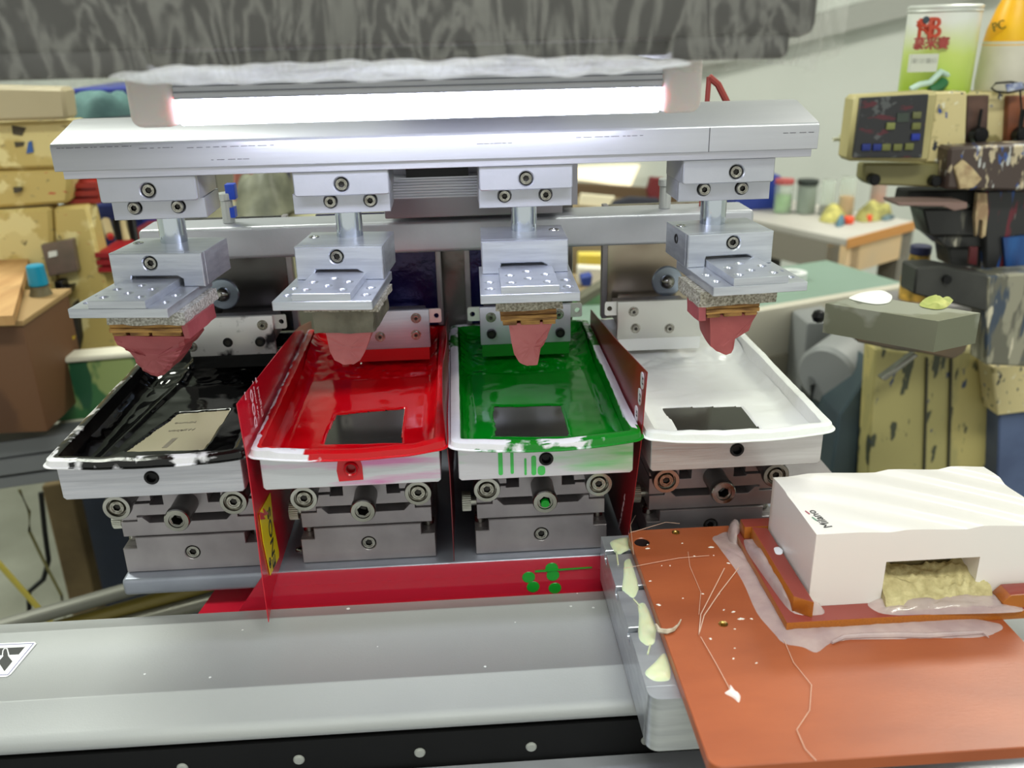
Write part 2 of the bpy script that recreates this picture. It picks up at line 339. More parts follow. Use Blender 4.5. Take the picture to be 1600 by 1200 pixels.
GLUE = mat('hot_glue', (226, 206, 204), .1, 0, (200, 180, 184), 60, .5, 110, alpha=.62, coat=.5)
part('glue_pool', MB().dome(pxd([(1108, 838), (1132, 828), (1150, 832), (1160, 860), (1185, 905), (1215, 950), (1232, 984), (1270, 978), (1380, 972), (1480, 970), (1565, 972), (1577, 984), (1540, 998), (1480, 998), (1400, 1000), (1330, 1000), (1295, 1006), (1276, 1024), (1255, 1012), (1222, 1008), (1208, 990), (1180, 960), (1158, 905), (1132, 868), (1118, 850)], PZ), PZ-.0002, .0026, 6, .0008, 5, .35), GLUE, fx)
part('glue_bead', MB().tube([at(x, y, Z=PZ+.0012) for x, y in ((1300, 1004), (1318, 995), (1350, 993), (1400, 992), (1450, 993), (1500, 990), (1535, 988), (1545, 996))], .0012, 8, rf=lambda t: .0013*(math.sin(PI*min(1, t*1.05+.05))**.5+.2)), GLUE, fx)
part('glue_bead', MB().dome(pxd([(1160, 842), (1172, 842), (1190, 862), (1215, 895), (1238, 928), (1262, 946), (1290, 952), (1288, 962), (1240, 962), (1218, 936), (1190, 896), (1166, 862)], PZ+.006), PZ+.0058, .0060, 8, .0018, 9, .5), GLUE, fx)
part('glue_bead', MB().dome(pxd([(1352, 945), (1362, 930), (1378, 936), (1400, 948), (1450, 950), (1500, 944), (1540, 938), (1560, 922), (1582, 926), (1585, 945), (1600, 948), (1600, 957), (1450, 960), (1400, 962), (1370, 958)], PZ+.006), PZ+.0058, .0050, 8, .0020, 3, .5), GLUE, fx)
part('glue_bead', MB().dome(pxd([(1136, 818), (1146, 806), (1158, 812), (1160, 832), (1152, 842), (1140, 836)], PZ+.006), PZ+.0005, .009, 6, .0008, 3, .6), GLUE, fx)
# white speaker-like box
WB = mat('gloss_white_case', (238, 234, 232), .28, 0)
X0, X1, Y0, Y1, ZB, ZT = .1738, .2985, .3835, .4490, PZ+.0061, 1.1095
def wave(u, v):
    s = v+1.15*u**1.35; ph = (s*2.5+.25) % 1; k = max(0, min(1, (u*1.2+v*.45-.2)*4))
    return -.0015*(.5-.5*math.cos(PI*min(1, ph/.82)))*(1-max(0, ph-.82)/.18)*k
o_l, o_r = at(1386, 878, Y=Y0), at(1531, 872, Y=Y0); OZ = o_l.z
wb = thing('white_plastic_case', 'glossy white plastic case with wavy lid resting in the brown fixture', 'case', ((X0+X1)/2, (Y0+Y1)/2, ZB))
m_ = MB(); NU, NV = 100, 56
W_ = lambda u, v: Vector((X0+(X1-X0)*u, Y0+(Y1-Y0)*v, ZT+wave(u, v)))
m_.grid(W_, NU, NV)
m_.grid(lambda u, t: Vector((X0, Y0+(Y1-Y0)*u, ZB*(1-t)+W_(0, u).z*t)), NV, 1)
m_.grid(lambda u, t: Vector((X1, Y0+(Y1-Y0)*u, ZB*(1-t)+W_(1, u).z*t)), NV, 1)
m_.grid(lambda u, t: Vector((X0+(X1-X0)*u, Y1, ZB*(1-t)+W_(u, 1).z*t)), NU, 1)
uo, u1 = (o_l.x-X0)/(X1-X0), (o_r.x-X0)/(X1-X0); uo, u1 = round(uo*NU)/NU, round(u1*NU)/NU
m_.grid(lambda u, t: Vector((X0+(X1-X0)*u, Y0, OZ*(1-t)+W_(u, 0).z*t)), NU, 1)
m_.grid(lambda u, t: Vector((X0+(X1-X0)*u, Y0, ZB*(1-t)+OZ*t)), NU, 1, skip=lambda u, t: uo < u < u1)
XA, XB = X0+(X1-X0)*uo, X0+(X1-X0)*u1
for gx in (XA, XB): m_.grid(lambda u, t: Vector((gx, Y0+.02*u, ZB*(1-t)+OZ*t)), 1, 1)
m_.grid(lambda u, t: Vector((XA+(XB-XA)*u, Y0+.02*t, OZ)), 1, 1)
bmesh.ops.remove_doubles(m_.bm, verts=m_.bm.verts, dist=1e-6)
part('shell', m_, WB, wb, smooth=28)
part('inner_wall', MB().box(XA-.001, XB+.001, Y0+.0195, Y0+.021, ZB, OZ+.001), mat('dirty_clay_wall', (160, 146, 100), .8, 0, (120, 106, 70), 80), wb, label='grimy beige inner wall of the opening')
pM, pO = at(1300, 824, Z=ZT), at(1271, 798, Z=ZT)
INKT = mat('print_black', (40, 38, 44), .4)
Ll = (pO-pM).length
textmesh('Milano', Ll*.385, frame((pM.x+.0005, pM.y, ZT+.0002), (pO-pM).normalized(), (-1, 0, 0)), INKT, wb, 'black_lettering', ext=.0001)
for (f0, f1, c) in ((.80, 1.0, (170, 60, 84)), (.42, .62, (90, 150, 120))):
    A = pM.lerp(pO, f0)+Vector((-.0058+.002, 0, 0)); B = pM.lerp(pO, f1)+Vector((-.0058+.002, 0, 0))
    part('accent_mark', MB().prism([(A.x, A.y), (B.x-.0004, B.y), (B.x-.0009, B.y-.0002), (A.x-.0006, A.y)], 'z', ZT-.0002, ZT+.0004), mat('accent_%d' % c[0], c, .4), wb, smooth=0)
# clay wedge stuck in the opening
CLAY = mat('dry_clay', (214, 202, 154), .8, 0, (168, 154, 108), 160, .8, 260, thr=(.3, .72))
def clay(u, v):
    x = XA+.0015+(XB-XA+.004)*u; y = Y0+.0175-.0275*v
    z = PZ+.0215-.013*v**1.6-.004*math.sin(u*PI)*(1-v)*1.2+.0025*nz(u*6, v*5)+.0010*nz(u*22, v*9)+.0005*math.sin(u*70+v*26)*(u > .55)
    if v > .8: z -= .006*(v-.8)/.2
    return Vector((x-.002*v+(.004*v*u), y, z))
cm = MB().grid(clay, 50, 34); 
def skirt(fn, n): cm.grid(lambda u, t: (lambda p: Vector((p.x, p.y, p.z*(1-t)+(PZ+.0062)*t)))(fn(u)), n, 2)
skirt(lambda u: clay(u, 1), 50); skirt(lambda u: clay(0, u), 34); skirt(lambda u: clay(1, u), 34); skirt(lambda u: clay(u, 0), 50)
o = part('clay_wedge', cm, CLAY, smooth=60); tag(o, 'rough beige clay wedge filling the opening of the white case', 'clay')
# loose glue strings and shavings on the plate
STRM = mat('glue_string', (226, 190, 170), .3)
for i, (pl, r) in enumerate((([(1160, 880), (1125, 925), (1100, 962), (1092, 992), (1095, 960), (1132, 888)], .0003), ([(990, 866), (985, 820), (993, 805)], .00018), ([(985, 832), (1000, 828), (1040, 816), (1062, 818)], .00018),
                            ([(1095, 995), (1118, 1035), (1138, 1072), (1142, 1082)], .0002), ([(1225, 1000), (1240, 1035), (1268, 1070), (1265, 1110), (1245, 1140), (1258, 1170), (1275, 1188)], .00018), ([(975, 888), (1060, 872), (1108, 868)], .00014),
                            ([(1075, 862), (1078, 885), (1095, 925), (1092, 960)], .00014))):
    pts = [at(x, y, Z=PZ+.0006+(.0003*(i > 0))) for x, y in pl]; P = []
    for A, B in zip(pts, pts[1:]): P += [A.lerp(B, k/5)+Vector((0, 0, .0003*abs(nz(k, i)))) for k in range(5)]
    P.append(pts[-1])
    tag(part('glue_string', MB().tube(P, r, 5), STRM), ['thick white glue string fanning from the glue pool', 'hair-thin glue string standing up at the back left corner of the brown plate', 'thin glue string along the back edge of the brown plate', 'thin glue string leading to the crumpled white lump', 'long wavy glue string at the front of the brown plate', 'faint straight glue string crossing near the dark hole', 'faint vertical glue string left of the thick one'][i], 'debris', 'glue strings on the brown plate')
WF = mat('white_flake', (238, 232, 224), .6)
fl = [(1012, 851), (1066, 849), (1111, 855), (1115, 868), (1085, 869), (1047, 884), (1034, 884), (1016, 908), (1067, 935), (1098, 928), (1029, 945), (1124, 928), (1131, 953), (1146, 956), (1158, 967), (1148, 983), (1174, 967), (1110, 998), (1146, 1029), (1182, 1036), (1012, 857), (1148, 1013), (1138, 880)]
for i, (px, py) in enumerate(fl):
    p = at(px, py, Z=PZ); r = random.uniform(.0004, .0011)
    if i in (2, 10, 14): r = .0014
    tag(part('plastic_flake', MB().dome([(p.x+r*math.cos(a)*(1+.6*math.sin(2*a+i)), p.y+.7*r*math.sin(a)*(1+.4*math.cos(3*a+i))) for a in [k*PI/4 for k in range(8)]], PZ, .0004, 2), WF), 'small white plastic flake on the brown plate', 'debris', 'white flakes on the brown plate')
P = [at(x, y, Z=PZ+.0014) for x, y in ((1025, 976), (1030, 985), (1042, 987), (1052, 984), (1060, 976), (1064, 968))]
tag(part('curled_shaving', MB().tube(P, .001, 6, rf=lambda t: .0003+.0011*math.sin(PI*min(1, t+.15))), mat('shaving', (206, 196, 178), .6, 0, (170, 150, 130), 200)), 'curled grey-white shaving at the left edge of the brown plate', 'debris')
A = at(1142, 1082, Z=PZ)
tag(part('glue_lump', MB().dome(pxd([(1130, 1083), (1140, 1078), (1140, 1068), (1148, 1080), (1158, 1086), (1155, 1100), (1146, 1090)], PZ), PZ, .0015, 4, .0005, 4), mat('white_glue_lump', (240, 224, 222), .3)), 'crumpled white glue lump in the middle of the brown plate', 'debris')
tag(part('white_spot_label', MB().dome([(x, y) for x, y in pxd([(1208, 856), (1216, 854), (1224, 860), (1222, 867), (1212, 867)], PZ+.0155)], PZ+.0156, .0006, 3), mat('spot', (236, 238, 246), .4)), 'white oval drop on the red laminate strip beside the case', 'debris')
# ------------------------------------------------------------------ printing machine body
mb_ = thing('printing_machine', 'silver multi-colour pad printing machine frame behind the ink trays', 'machine', (0, .62, .0))
part('bed_plate', MB().box(-.2187, .225, .487, .80, 1.0262, 1.038, .0025, 3), mat('blue_grey_bed', (150, 154, 168), .36, .5, (138, 142, 156), 30), mb_)
part('machine_base', MB().box(-.14, .30, .52, 1.0, 0, 1.0, .01), mat('dark_blue_cabinet', (52, 60, 80), .5), mb_)
part('bed_support', MB().box(-.13, .28, .60, .78, 1.0, 1.0262), ALUD, mb_)
part('cross_beam', MB().box(-.2185, .2085, .62, .6545, 1.2065, 1.2290, .003, 4), ALU, mb_)
part('column', MB().box(-.043, .086, .669, .80, 1.038, 1.36, .002), mat('film_wrapped_steel', (140, 136, 132), .25, .6, (116, 112, 108), 14, .5, 25), mb_)
part('head_column', MB().box(-.0490, .0700, .600, .664, 1.2350, 1.345, .001).box(.0700, .0840, .63, .664, 1.2350, 1.345), mat('grey_column_paint', (150, 148, 158), .35, .5), mb_)
rb = MB()
for i in range(7): rb.box(-.052, .022, .5860, .5995, 1.2505+i*.0018, 1.2505+i*.0018+.0012, .0003)
rb.box(-.0515, .0215, .587, .5995, 1.2502, 1.2635)
part('ribbed_guide', rb, ALUX, mb_)
part('gap_shade_block', MB().box(-.0325, .0075, .5875, .5995, 1.2635, 1.2790), BLACKM, mb_)  # black block paints shade into the gap above the ribbed guide
p = at(285, 877, Z=1.038)
part('screw', MB().screw((-.112, .512, 1.0380), (0, 0, 1), .0035, .0012, .0017), SCREW, mb_)
# fittings standing on the cross beam
for X, lb in ((-.1605, 'clear pneumatic fitting with blue ring on the cross beam behind the first pad holder'), (.1480, 'clear pneumatic fitting on the cross beam behind the fourth pad holder')):
    f = thing('pneumatic_fitting', lb, 'fitting', (X, .637, 1.229), 'pneumatic fittings')
    part('body', MB().cyl((X, .637, 1.229), (X, .637, 1.2450), .0042, cap=.1).cyl((X, .637, 1.2450), (X, .637, 1.250), .0052, cap=.1), mat('clear_grey_plastic', (190, 192, 192), .2, .3), f)
    if X < 0: part('blue_ring', MB().box(X+.001, X+.0075, .633, .641, 1.2455, 1.256, .0005).box(X+.002, X+.0055, .6335, .6405, 1.233, 1.240), mat('blue_plastic', (32, 70, 190), .4), f)
# red card sheet under the bed with clear film
REDC = mat('gloss_red_card', (226, 34, 62), .22, 0, (212, 24, 50), 8, .05, 30, coat=.4)
rs = thing('red_card_sheet', 'glossy red card sheet with green ink spots lying between rail and bed', 'card', (-.04, .55, 1.0))
part('card', MB().prism([(-.176, .4825), (.094, .4825), (.12, .4825), (.12, .56), (-.158, .56), (-.168, .53)], 'z', 1.0102, 1.0110), REDC, rs, smooth=0)
part('front_flap', MB().prism([(-.150, 1.0112), (-.131, 1.0380), (.118, 1.0380), (.118, 1.0112)], 'y', .4858, .4862), mat('clear_red_film', (214, 40, 66), .12, 0, alpha=.6, coat=.5), rs, smooth=0)
GINK = mat('green_ink_spot', (20, 150, 44), .25)
for i, (px, py, rx, ry) in enumerate(((864, 899, .005, .008), (833, 917, .0075, .006), (862, 888, .0045, .005), (826, 902, .001, .001), (867, 919, .004, .002))):
    p = at(px, py, Z=1.0112)
    if p.y > .485: p = at(px, py, Y=.4857); M = MB().lathe([(0, .0003), (.004, .0002), (.0042, 0)], (p.x, .4857, p.z), (0, -1, 0), 14)
    else: M = MB().dome([(p.x+rx*math.cos(a), p.y+ry*.6*math.sin(a)) for a in [k*PI/4 for k in range(8)]], 1.0110, .0003, 2)
    part('green_spot', M, GINK, rs)
p = at(895, 885, Y=.4856)
part('green_spot', MB().prism([(at(836, 894, Y=.485).x, 1.0290), (at(925, 885, Y=.485).x, 1.0300), (at(925, 885, Y=.485).x, 1.0305), (at(836, 894, Y=.485).x, 1.0302)], 'y', .4848, .4856), GINK, rs)
# ------------------------------------------------------------------ four stations
XT = [-.1755, -.0660, .0435, .1530]
CN = ['black', 'red', 'green', 'white']
INKC = [(4, 4, 5), (196, 3, 16), (3, 122, 22), (238, 240, 238)]
def inkliner(i):
    c = INKC[i]; nm = CN[i]+'_stained_liner'
    m = bpy.data.materials.new(nm); m.use_nodes = True; nt = m.node_tree; b = nt.nodes['Principled BSDF']; b.inputs['Roughness'].default_value = .25
    at_ = nt.nodes.new('ShaderNodeAttribute'); at_.attribute_name = 'ink'; co = nt.nodes.new('ShaderNodeTexCoord')
    n = nt.nodes.new('ShaderNodeTexNoise'); n.inputs['Scale'].default_value = 90; n.inputs['Detail'].default_value = 6; nt.links.new(co.outputs['Object'], n.inputs[0])
    ad = nt.nodes.new('ShaderNodeMath'); ad.operation = 'ADD'; nt.links.new(at_.outputs['Fac'], ad.inputs[0]); nt.links.new(n.outputs['Fac'], ad.inputs[1])
    mr = nt.nodes.new('ShaderNodeMapRange'); mr.inputs[1].default_value = .93; mr.inputs[2].default_value = 1.05; nt.links.new(ad.outputs[0], mr.inputs[0])
    mx = nt.nodes.new('ShaderNodeMix'); mx.data_type = 'RGBA'; nt.links.new(mr.outputs[0], mx.inputs['Factor'])
    mx.inputs[6].default_value = lin((232, 230, 236)); mx.inputs[7].default_value = lin(c); nt.links.new(mx.outputs[2], b.inputs['Base Color'])
    bp_ = nt.nodes.new('ShaderNodeBump'); bp_.inputs['Strength'].default_value = .35; bp_.inputs['Distance'].default_value = .002; nt.links.new(n.outputs['Fac'], bp_.inputs['Height'])
    nt.links.new(bp_.outputs[0], b.inputs['Normal'])
    return m
def rring(a, y0, y1, r, m=44, kx=30, kc=7):
    P = []
    cs = [((a-r, y0+r), -PI/2), ((a-r, y1-r), 0), ((-a+r, y1-r), PI/2), ((-a+r, y0+r), PI)]
    st = [((-a+r, y0), (a-r, y0), kx), ((a, y0+r), (a, y1-r), m), ((a-r, y1), (-a+r, y1), kx), ((-a, y1-r), (-a, y0+r), m)]
    for (A, B, n), (c, a0) in zip(st, cs):
        P += [(A[0]+(B[0]-A[0])*k/n, A[1]+(B[1]-A[1])*k/n) for k in range(n)]
        P += [(c[0]+r*math.cos(a0+PI/2*k/kc), c[1]+r*math.sin(a0+PI/2*k/kc)) for k in range(kc)]
    return P
LY0, LY1 = .4485, .6650
WIN = [[(-.0235, .484), (.0215, .4815), (.0235, .541), (-.0085, .5385)], [(-.0190, .4815), (.0270, .4785), (.0265, .5305), (-.0165, .5255)],
       [(-.0285, .4815), (.0160, .4770), (.0165, .5240), (-.0262, .5270)], [(-.0285, .4740), (.0200, .4715), (.0195, .5105), (-.0305, .5130)]]
def inpoly(x, y, P):
    """signed distance, negative inside a convex polygon (counter-clockwise)"""
    d = -1
    for i in range(len(P)):
        ax, ay = P[i]; bx_, by_ = P[(i+1) % len(P)]; L = math.hypot(bx_-ax, by_-ay)
        d = max(d, ((by_-ay)*(x-ax)-(bx_-ax)*(y-ay))/L)
    return d
for i, X in enumerate(XT):
    c = INKC[i]
    # ---- adjustable mount below the tray
    mt = thing('tray_mount', ['dovetail adjuster mount under the black ink tray', 'dovetail adjuster mount under the red ink tray', 'dovetail adjuster mount under the green ink tray', 'dovetail adjuster mount under the white ink tray'][i], 'mount', (X, .53, 1.038), 'adjustable tray mounts')
    O = Matrix.Translation((X+.0005, 0, 0)); 
    hw = .0420
    pts = [(-hw, 1.0385), (hw, 1.0385), (hw, 1.0555), (hw-.0085, 1.0555), (hw-.0085, 1.0630), (-hw+.0085, 1.0630), (-hw+.0085, 1.0555), (-hw, 1.0555)]
    bb = MB().holed(pts, [(0, 1.0508, .0047)], 'y', .495, .004, .0004, O).box(-hw, hw, .499, .575, 1.0385, 1.0555, 0, mtx=O).box(-hw+.0085, hw-.0085, .499, .575, 1.0555, 1.063, mtx=O)
    base = part('base_block', bb, ALUD, mt)
    part('screw', MB().screw((X+.0005, .4985, 1.0508), (0, -1, 0), .0043, .0032, .0022), SCREW, mt)
    for sx in (-1, 1): part('side_bolt', MB().cyl((X+sx*(hw-.004), .508, 1.0553), (X+sx*(hw-.004), .508, 1.060), .0036, cap=.15).lathe([(.0018, .0046), (.0028, .0048), (.0030, .0060), (.0018, .0061), (.0015, .003)], (X+sx*(hw-.004), .508, 1.0553), n=16), SCREW, mt)
    # slide plate with trapezoid gap
    sw = .0405
    pts = [(-sw, 1.0634), (sw, 1.0634), (sw, 1.0735), (.0305, 1.0735), (.0305, 1.0765), (.0275, 1.0765), (.0235, 1.0722), (-.0235, 1.0722), (-.0275, 1.0765), (-.0305, 1.0765), (-.0305, 1.0735), (-sw, 1.0735)]
    part('slide_plate', MB().prism(pts, 'y', .4965, .572, .0002, O), ALUD, mt)
    pts = [(-sw, 1.0738), (-.0309, 1.0738), (-.0309, 1.0768), (.0309, 1.0768), (.0309, 1.0738), (sw, 1.0738), (sw, 1.0850), (.0218, 1.0850), (.0218, 1.0837), (.0135, 1.0837), (.0135, 1.0925), (-.0135, 1.0925), (-.0135, 1.0837), (-.0218, 1.0837), (-.0218, 1.0850), (-sw, 1.0850)]
    part('tongue_plate', MB().prism(pts, 'y', .498, .572, .0002, O), ALUD, mt)
    pts = [(-sw, 1.0862), (-.0212, 1.0862), (-.0212, 1.0940), (.0212, 1.0940), (.0212, 1.0862), (sw, 1.0862), (sw, 1.1128), (-sw, 1.1128)]
    part('top_plate', MB().prism(pts, 'y', .499, .572, .0002, O), ALUD, mt)
    part('gap_shade_core', MB().box(-sw+.003, sw-.003, .510, .571, 1.064, 1.112, mtx=O), VOID, mt)  # black filler paints shade into the slots between the plates
    for dx in (-.0335, .0345):
        kn = part('knob', MB().lathe([(.0058, .0175), (.0080, .0180), (.0082, .0172), (.0082, .014), (.0072, .0125), (.0072, 0), (.0035, 0), (.0035, -.004)], (X+dx, .4975, 1.0927), (0, -1, 0), 36).xf(Matrix.Identity(4)), KNURL, mt)
        part('knob_screw', MB().lathe([(.0058, .0176), (.0056, .0160), (.0050, .0160)], (X+dx, .4975, 1.0927), (0, -1, 0)).screw((X+dx, .4835, 1.0927), (0, -1, 0), .0046, .0036, .0022), SCREW, kn)
        part('face_ring', MB().lathe([(.0056, .0176), (.0058, .0182), (.0078, .0182), (.0080, .0177)], (X+dx, .4975, 1.0927), (0, -1, 0), 36), STEEL, kn)
    kz = 1.0845
    kn = part('knob', MB().lathe([(.0044, .0225), (.0072, .0230), (.0076, .0222), (.0076, .018), (.0070, .0165), (.0070, 0)], (X+.0013, .4985, kz), (0, -1, 0), 36), KNURL, mt)
    part('socket', MB().screw((X+.0013, .4800, kz), (0, -1, 0), .0056, .0040, .0034, .0075), STEEL, kn)
    part('face_ring', MB().lathe([(.0045, .0226), (.0048, .0233), (.0070, .0233), (.0075, .0226)], (X+.0013, .4985, kz), (0, -1, 0), 36), STEEL, kn)
    if i == 2: part('green_ink_drop', MB().cyl((X+.0013, .4778, kz-.0010), (X+.0013, .4755, kz-.0012), .0026, 12), mat('fresh_green_ink', (8, 170, 40), .15), kn)
    sk = MB(); n_ = 28
    for k in range(n_): sk.cyl((X-.0490, .510+.0058*math.cos(2*PI*k/n_), 1.0690+.0058*math.sin(2*PI*k/n_)), (X-.0435, .510+.0058*math.cos(2*PI*k/n_), 1.0690+.0058*math.sin(2*PI*k/n_)), .0006, 5)
    sk.cyl((X-.0491, .510, 1.0690), (X-.0434, .510, 1.0690), .0058, 28).cyl((X-.0434, .510, 1.069), (X-.039, .510, 1.069), .0030, 14)
    part('side_knob', sk, mat('knurled_bright_steel', (196, 196, 186), .3, .8), mt)
    # ---- ink tray
    tl = ['aluminium ink tray filled with black ink, leftmost of the four', 'aluminium ink tray filled with red ink', 'aluminium ink tray filled with green ink', 'aluminium ink tray filled with white ink, rightmost of the four'][i]
    tr = thing('ink_tray', tl, 'ink tray', (X, .55, 1.1132), 'ink trays of the pad printer')
    hx = .0497
    body = MB().holed([(-hx+.0015, 1.1132), (hx-.0015, 1.1132), (hx, 1.1147), (hx, 1.1345), (-hx, 1.1345), (-hx, 1.1147)], [(.0, 1.1245, .0037)], 'y', .4537, .002, .0004, Matrix.Translation((X, 0, 0)))
    body.box(X-hx, X+hx, .4557, .66, 1.1132, 1.1243, .001).box(X-hx, X-hx+.0022, .4557, .66, 1.1243, 1.1325).box(X+hx-.0022, X+hx, .4557, .66, 1.1243, 1.1325).box(X-hx, X+hx, .658, .66, 1.1243, 1.1325)
    if i == 1: tm = mat('aluminium_pink_wiped', (212, 214, 222), .3, .45, (216, 140, 190), 18, .05, 200, stretch=(.7, 1, 6), thr=(.5, .66))
    elif i == 2: tm = mat('aluminium_green_wiped', (214, 212, 222), .3, .45, (120, 200, 130), 14, .05, 200, stretch=(.7, 1, 5), thr=(.5, .68))
    else: tm = ALUX if i != 3 else mat('satin_aluminium_warm', (190, 188, 188), .32, .5, (176, 172, 172), 30, .1, 90, stretch=(.6, 1, 10))
    part('tray_body', body, tm, tr)
    part('socket_screw', MB().lathe([(.0037, 0), (.0041, .0004), (.0036, .0010), (.0026, .0009), (.0022, -.0005), (.0020, -.0017), (0, -.0017)], (X, .4537, 1.1245), (0, -1, 0), 26).cyl((X, .4575, 1.1245), (X, .459, 1.1245), .0037, 20), BLACKM if i != 1 else mat('red_wet_screw', (150, 10, 20), .15), tr)
    # liner
    A = .0538
    prof = [(-.0014, -.0042), (-.0012, -.0038), (.0000, -.0035), (.0004, -.0012), (.0007, -.0004), (.0018, -.0001), (.003, .0002), (.0048, .0004), (.0058, .0001), (.0064, -.0020), (.0072, -.006), (.0084, -.0095), (.0092, -.0120), (.011, -.0130)]
    bm = bmesh.new(); lay = bm.verts.layers.float.new('ink'); R = []
    for j, (d, dz) in enumerate(prof):
        ring = []
        for (x, y) in rring(A-d, LY0+d, LY1-d, max(.0045-d*.5, .0012)):
            fr = max(0, 1-(y-LY0)/.05)
            wob = .0010*nz(x*3+i, y, i, 25)
            zz = 1.1396+dz-(.0012 if i == 0 else .0026)*(1-(x/A)**2)*fr+wob*(.3+.5*(j > 2))+.0008*fr*(abs(x)/A)**4
            if (i == 3 or i == 1 and (left or right)): zz += .0008*abs(nz(x, y, i+5, 130))*(j > 3)*(2 if i == 1 else 1)
            yy = y-.0014*(1-(x/A)**2)*fr
            xo, yo = x, y; x += .009*nz(x, y, j*.012+i, 70)*(y < LY0+.012); y += .006*nz(x, y, i+j*.01, 50)
            left = x < -A+.014; right = x > A-.014; front = y < LY0+.014; back = y > .60
            k = 0
            if j >= 9: k = .8
            elif i == 0: k = .62; k -= .3*(left and y < LY0+.012 and j < 7)+.09*(front and .018 < x < .036)+.10*(left and j < 5)
            elif i == 1:
                k = .8 if front and x > -.022 else .42
                if right: k = .8
                if left and not front: k = .42+.35*(j > 5)
                if left and y < LY0+.02: k = .2+.6*(j > 6)
            elif i == 2:
                k = .1
                if front and x > -.022: k = .6 if j > 2 else .25
                if front and x > -.04 and j <= 2: k = .6
                if front and .0 < x < .02 and j > 2: k = .35
                if front and x > .03: k = .8
                if right and not front: k = .08+.4*(j > 7)
            if back: k = max(k, .45)
            if i == 3: k = .8
            x, y = xo, yo; v = bm.verts.new((X+x, yy, zz)); v[lay] = k+.22*nz(x, y, j*.002+i, 40); ring.append(v)
        R.append(ring)
    n = len(R[0])
    for P_, Q_ in zip(R, R[1:]):
        for k in range(n): bm.faces.new((P_[k], P_[(k+1) % n], Q_[(k+1) % n], Q_[k]))
    L_ = MB(); L_.bm.free(); L_.bm = bm
    lo = part('liner', L_, inkliner(i), tr, smooth=32, label=['black-smeared white plastic liner', 'red-smeared white plastic liner', 'white plastic liner with green ink along the front', 'white plastic liner caked in white ink'][i])
    md = lo.modifiers.new('s', 'SOLIDIFY'); md.thickness = .0005; md.offset = -1
    # etched steel plate and ink
    PLM = mat('etched_plate_%s' % CN[i], (196, 186, 158) if i == 0 else (112, 110, 104), .12 if i else .2, .85 if i else .35)  # beige reflection painted in as the black tray plate's colour
    part('etched_plate', MB().box(X-.043, X+.043, .462, .640, 1.1246, 1.1266), PLM, tr)
    if i == 0:
        for (px, py, s_, tx) in ((272, 662, .0045, 'ournlN'), (262, 674, .0045, 'uoqelIW'), ):
            p = at(px, py, Z=1.1268); textmesh(tx, s_, frame((p.x, p.y, 1.1267), (1, 0, 0), (0, 1, 0)), mat('etch_grey', (120, 112, 96), .4), tr, 'etched_text')
        p = at(255, 696, Z=1.1268); part('etched_mark', MB().prism([(p.x, p.y-.003), (p.x+.003, p.y-.003), (p.x+.0055, p.y+.010), (p.x+.0025, p.y+.010)], 'z', 1.1266, 1.12675), mat('etch_grey', (120, 112, 96), .4), tr)
    PW = WIN[i]
    xa, xb, ya, yb = -.0463, .0463, LY0+.0082, LY1-.0082
    amp = [.0012, .0008, .0008, .0024][i]
    def ink(u, v, i=i, X=X, PW=PW, amp=amp):
        x = xa+(xb-xa)*u; y = ya+(yb-ya)*v; d = inpoly(x, y, PW)+.0012*nz(x, y, i+.3, 60)+.0005*nz(x, y, i, 220)
        t = min(1, max(0, d/.0014)); e = min(xb-x, x-xa, y-ya, yb-y)
        z = 1.1264+.0011*(t*(2-t))**.5
        fl_ = min(1, max(0, d)/.012)
        z += fl_*amp*(.6*nz(x, y*.6, i*7, 30)+.25*nz(x, y, i, 90))
        s_ = max(0, 1-e/.0085); z += .0055*s_**2
        if i == 0 and x < -.005: r_ = abs((x+.036)-(y-.52)*.0); z += .0016*math.exp(-((x+.034-.1*(y-.47))/.0025)**2)
        if y > .585: z += min(.007, (y-.585)*.15)+.001*nz(x, y, i, 160)
        if i == 3: z += .0014*max(0, nz(x*.4, y, 2, 110))*fl_
        if t >= 1: z = max(z, 1.1272)
        return Vector((X+x, y, z))
    I_ = MB().grid(ink, 92, 190, skip=lambda u, v: inpoly(xa+(xb-xa)*u, ya+(yb-ya)*v, PW)+.0012*nz(xa+(xb-xa)*u, ya+(yb-ya)*v, i+.3, 60)+.0005*nz(xa+(xb-xa)*u, ya+(yb-ya)*v, i, 220) < -.0003)
    im = mat('%s_ink' % CN[i], c, .07 if i < 3 else .28, 0, None, bump=.03 if i < 3 else .12, bscale=120, spec=.4)
    part('ink', I_, im, tr, smooth=60)
    # smears on the tray front
    if i == 1:
        pz = [(at(a_, b2, Y=.4537).x, at(a_, b2, Y=.4537).z) for a_, b2 in ((528, 718), (562, 716), (566, 728), (568, 749), (530, 752), (526, 735))]
        part('red_smear', MB().holed(pz, [(X, 1.1245, .0038)], 'y', .4533, .0003), mat('wet_red_ink', (205, 12, 30), .15), tr)
        part('wet_rim', MB().lathe([(.0036, 0), (.0042, .0012), (.0038, .0018), (.003, .001)], (X, .4535, 1.1245), (0, -1, 0), 24), mat('wet_red_ink', (205, 12, 30), .15), tr)
    if i == 2:
        for a_, w2, y0_, y1_ in ((782, 4, 705, 742), (800, 3, 706, 740), (821, 2, 716, 742), (834, 4, 712, 742), (846, 6, 728, 742)):
            P0, P1 = at(a_-w2, y0_, Y=.4537), at(a_+w2, y1_, Y=.4537)
            part('green_drip', MB().prism(rrect(P0.x, P1.x, P1.z, P0.z, (P1.x-P0.x)*.45, 3), 'y', .4534, .4537), mat('thin_green_ink', (70, 190, 90), .3), tr)
    if i == 0:
        p = at(150, 727, Y=.453)
    # ---- blade arm
    XB0, XB1 = [(-.1900, -.1310), (-.0830, -.0235), (.0118, .0757), (.1088, .1700)][i]
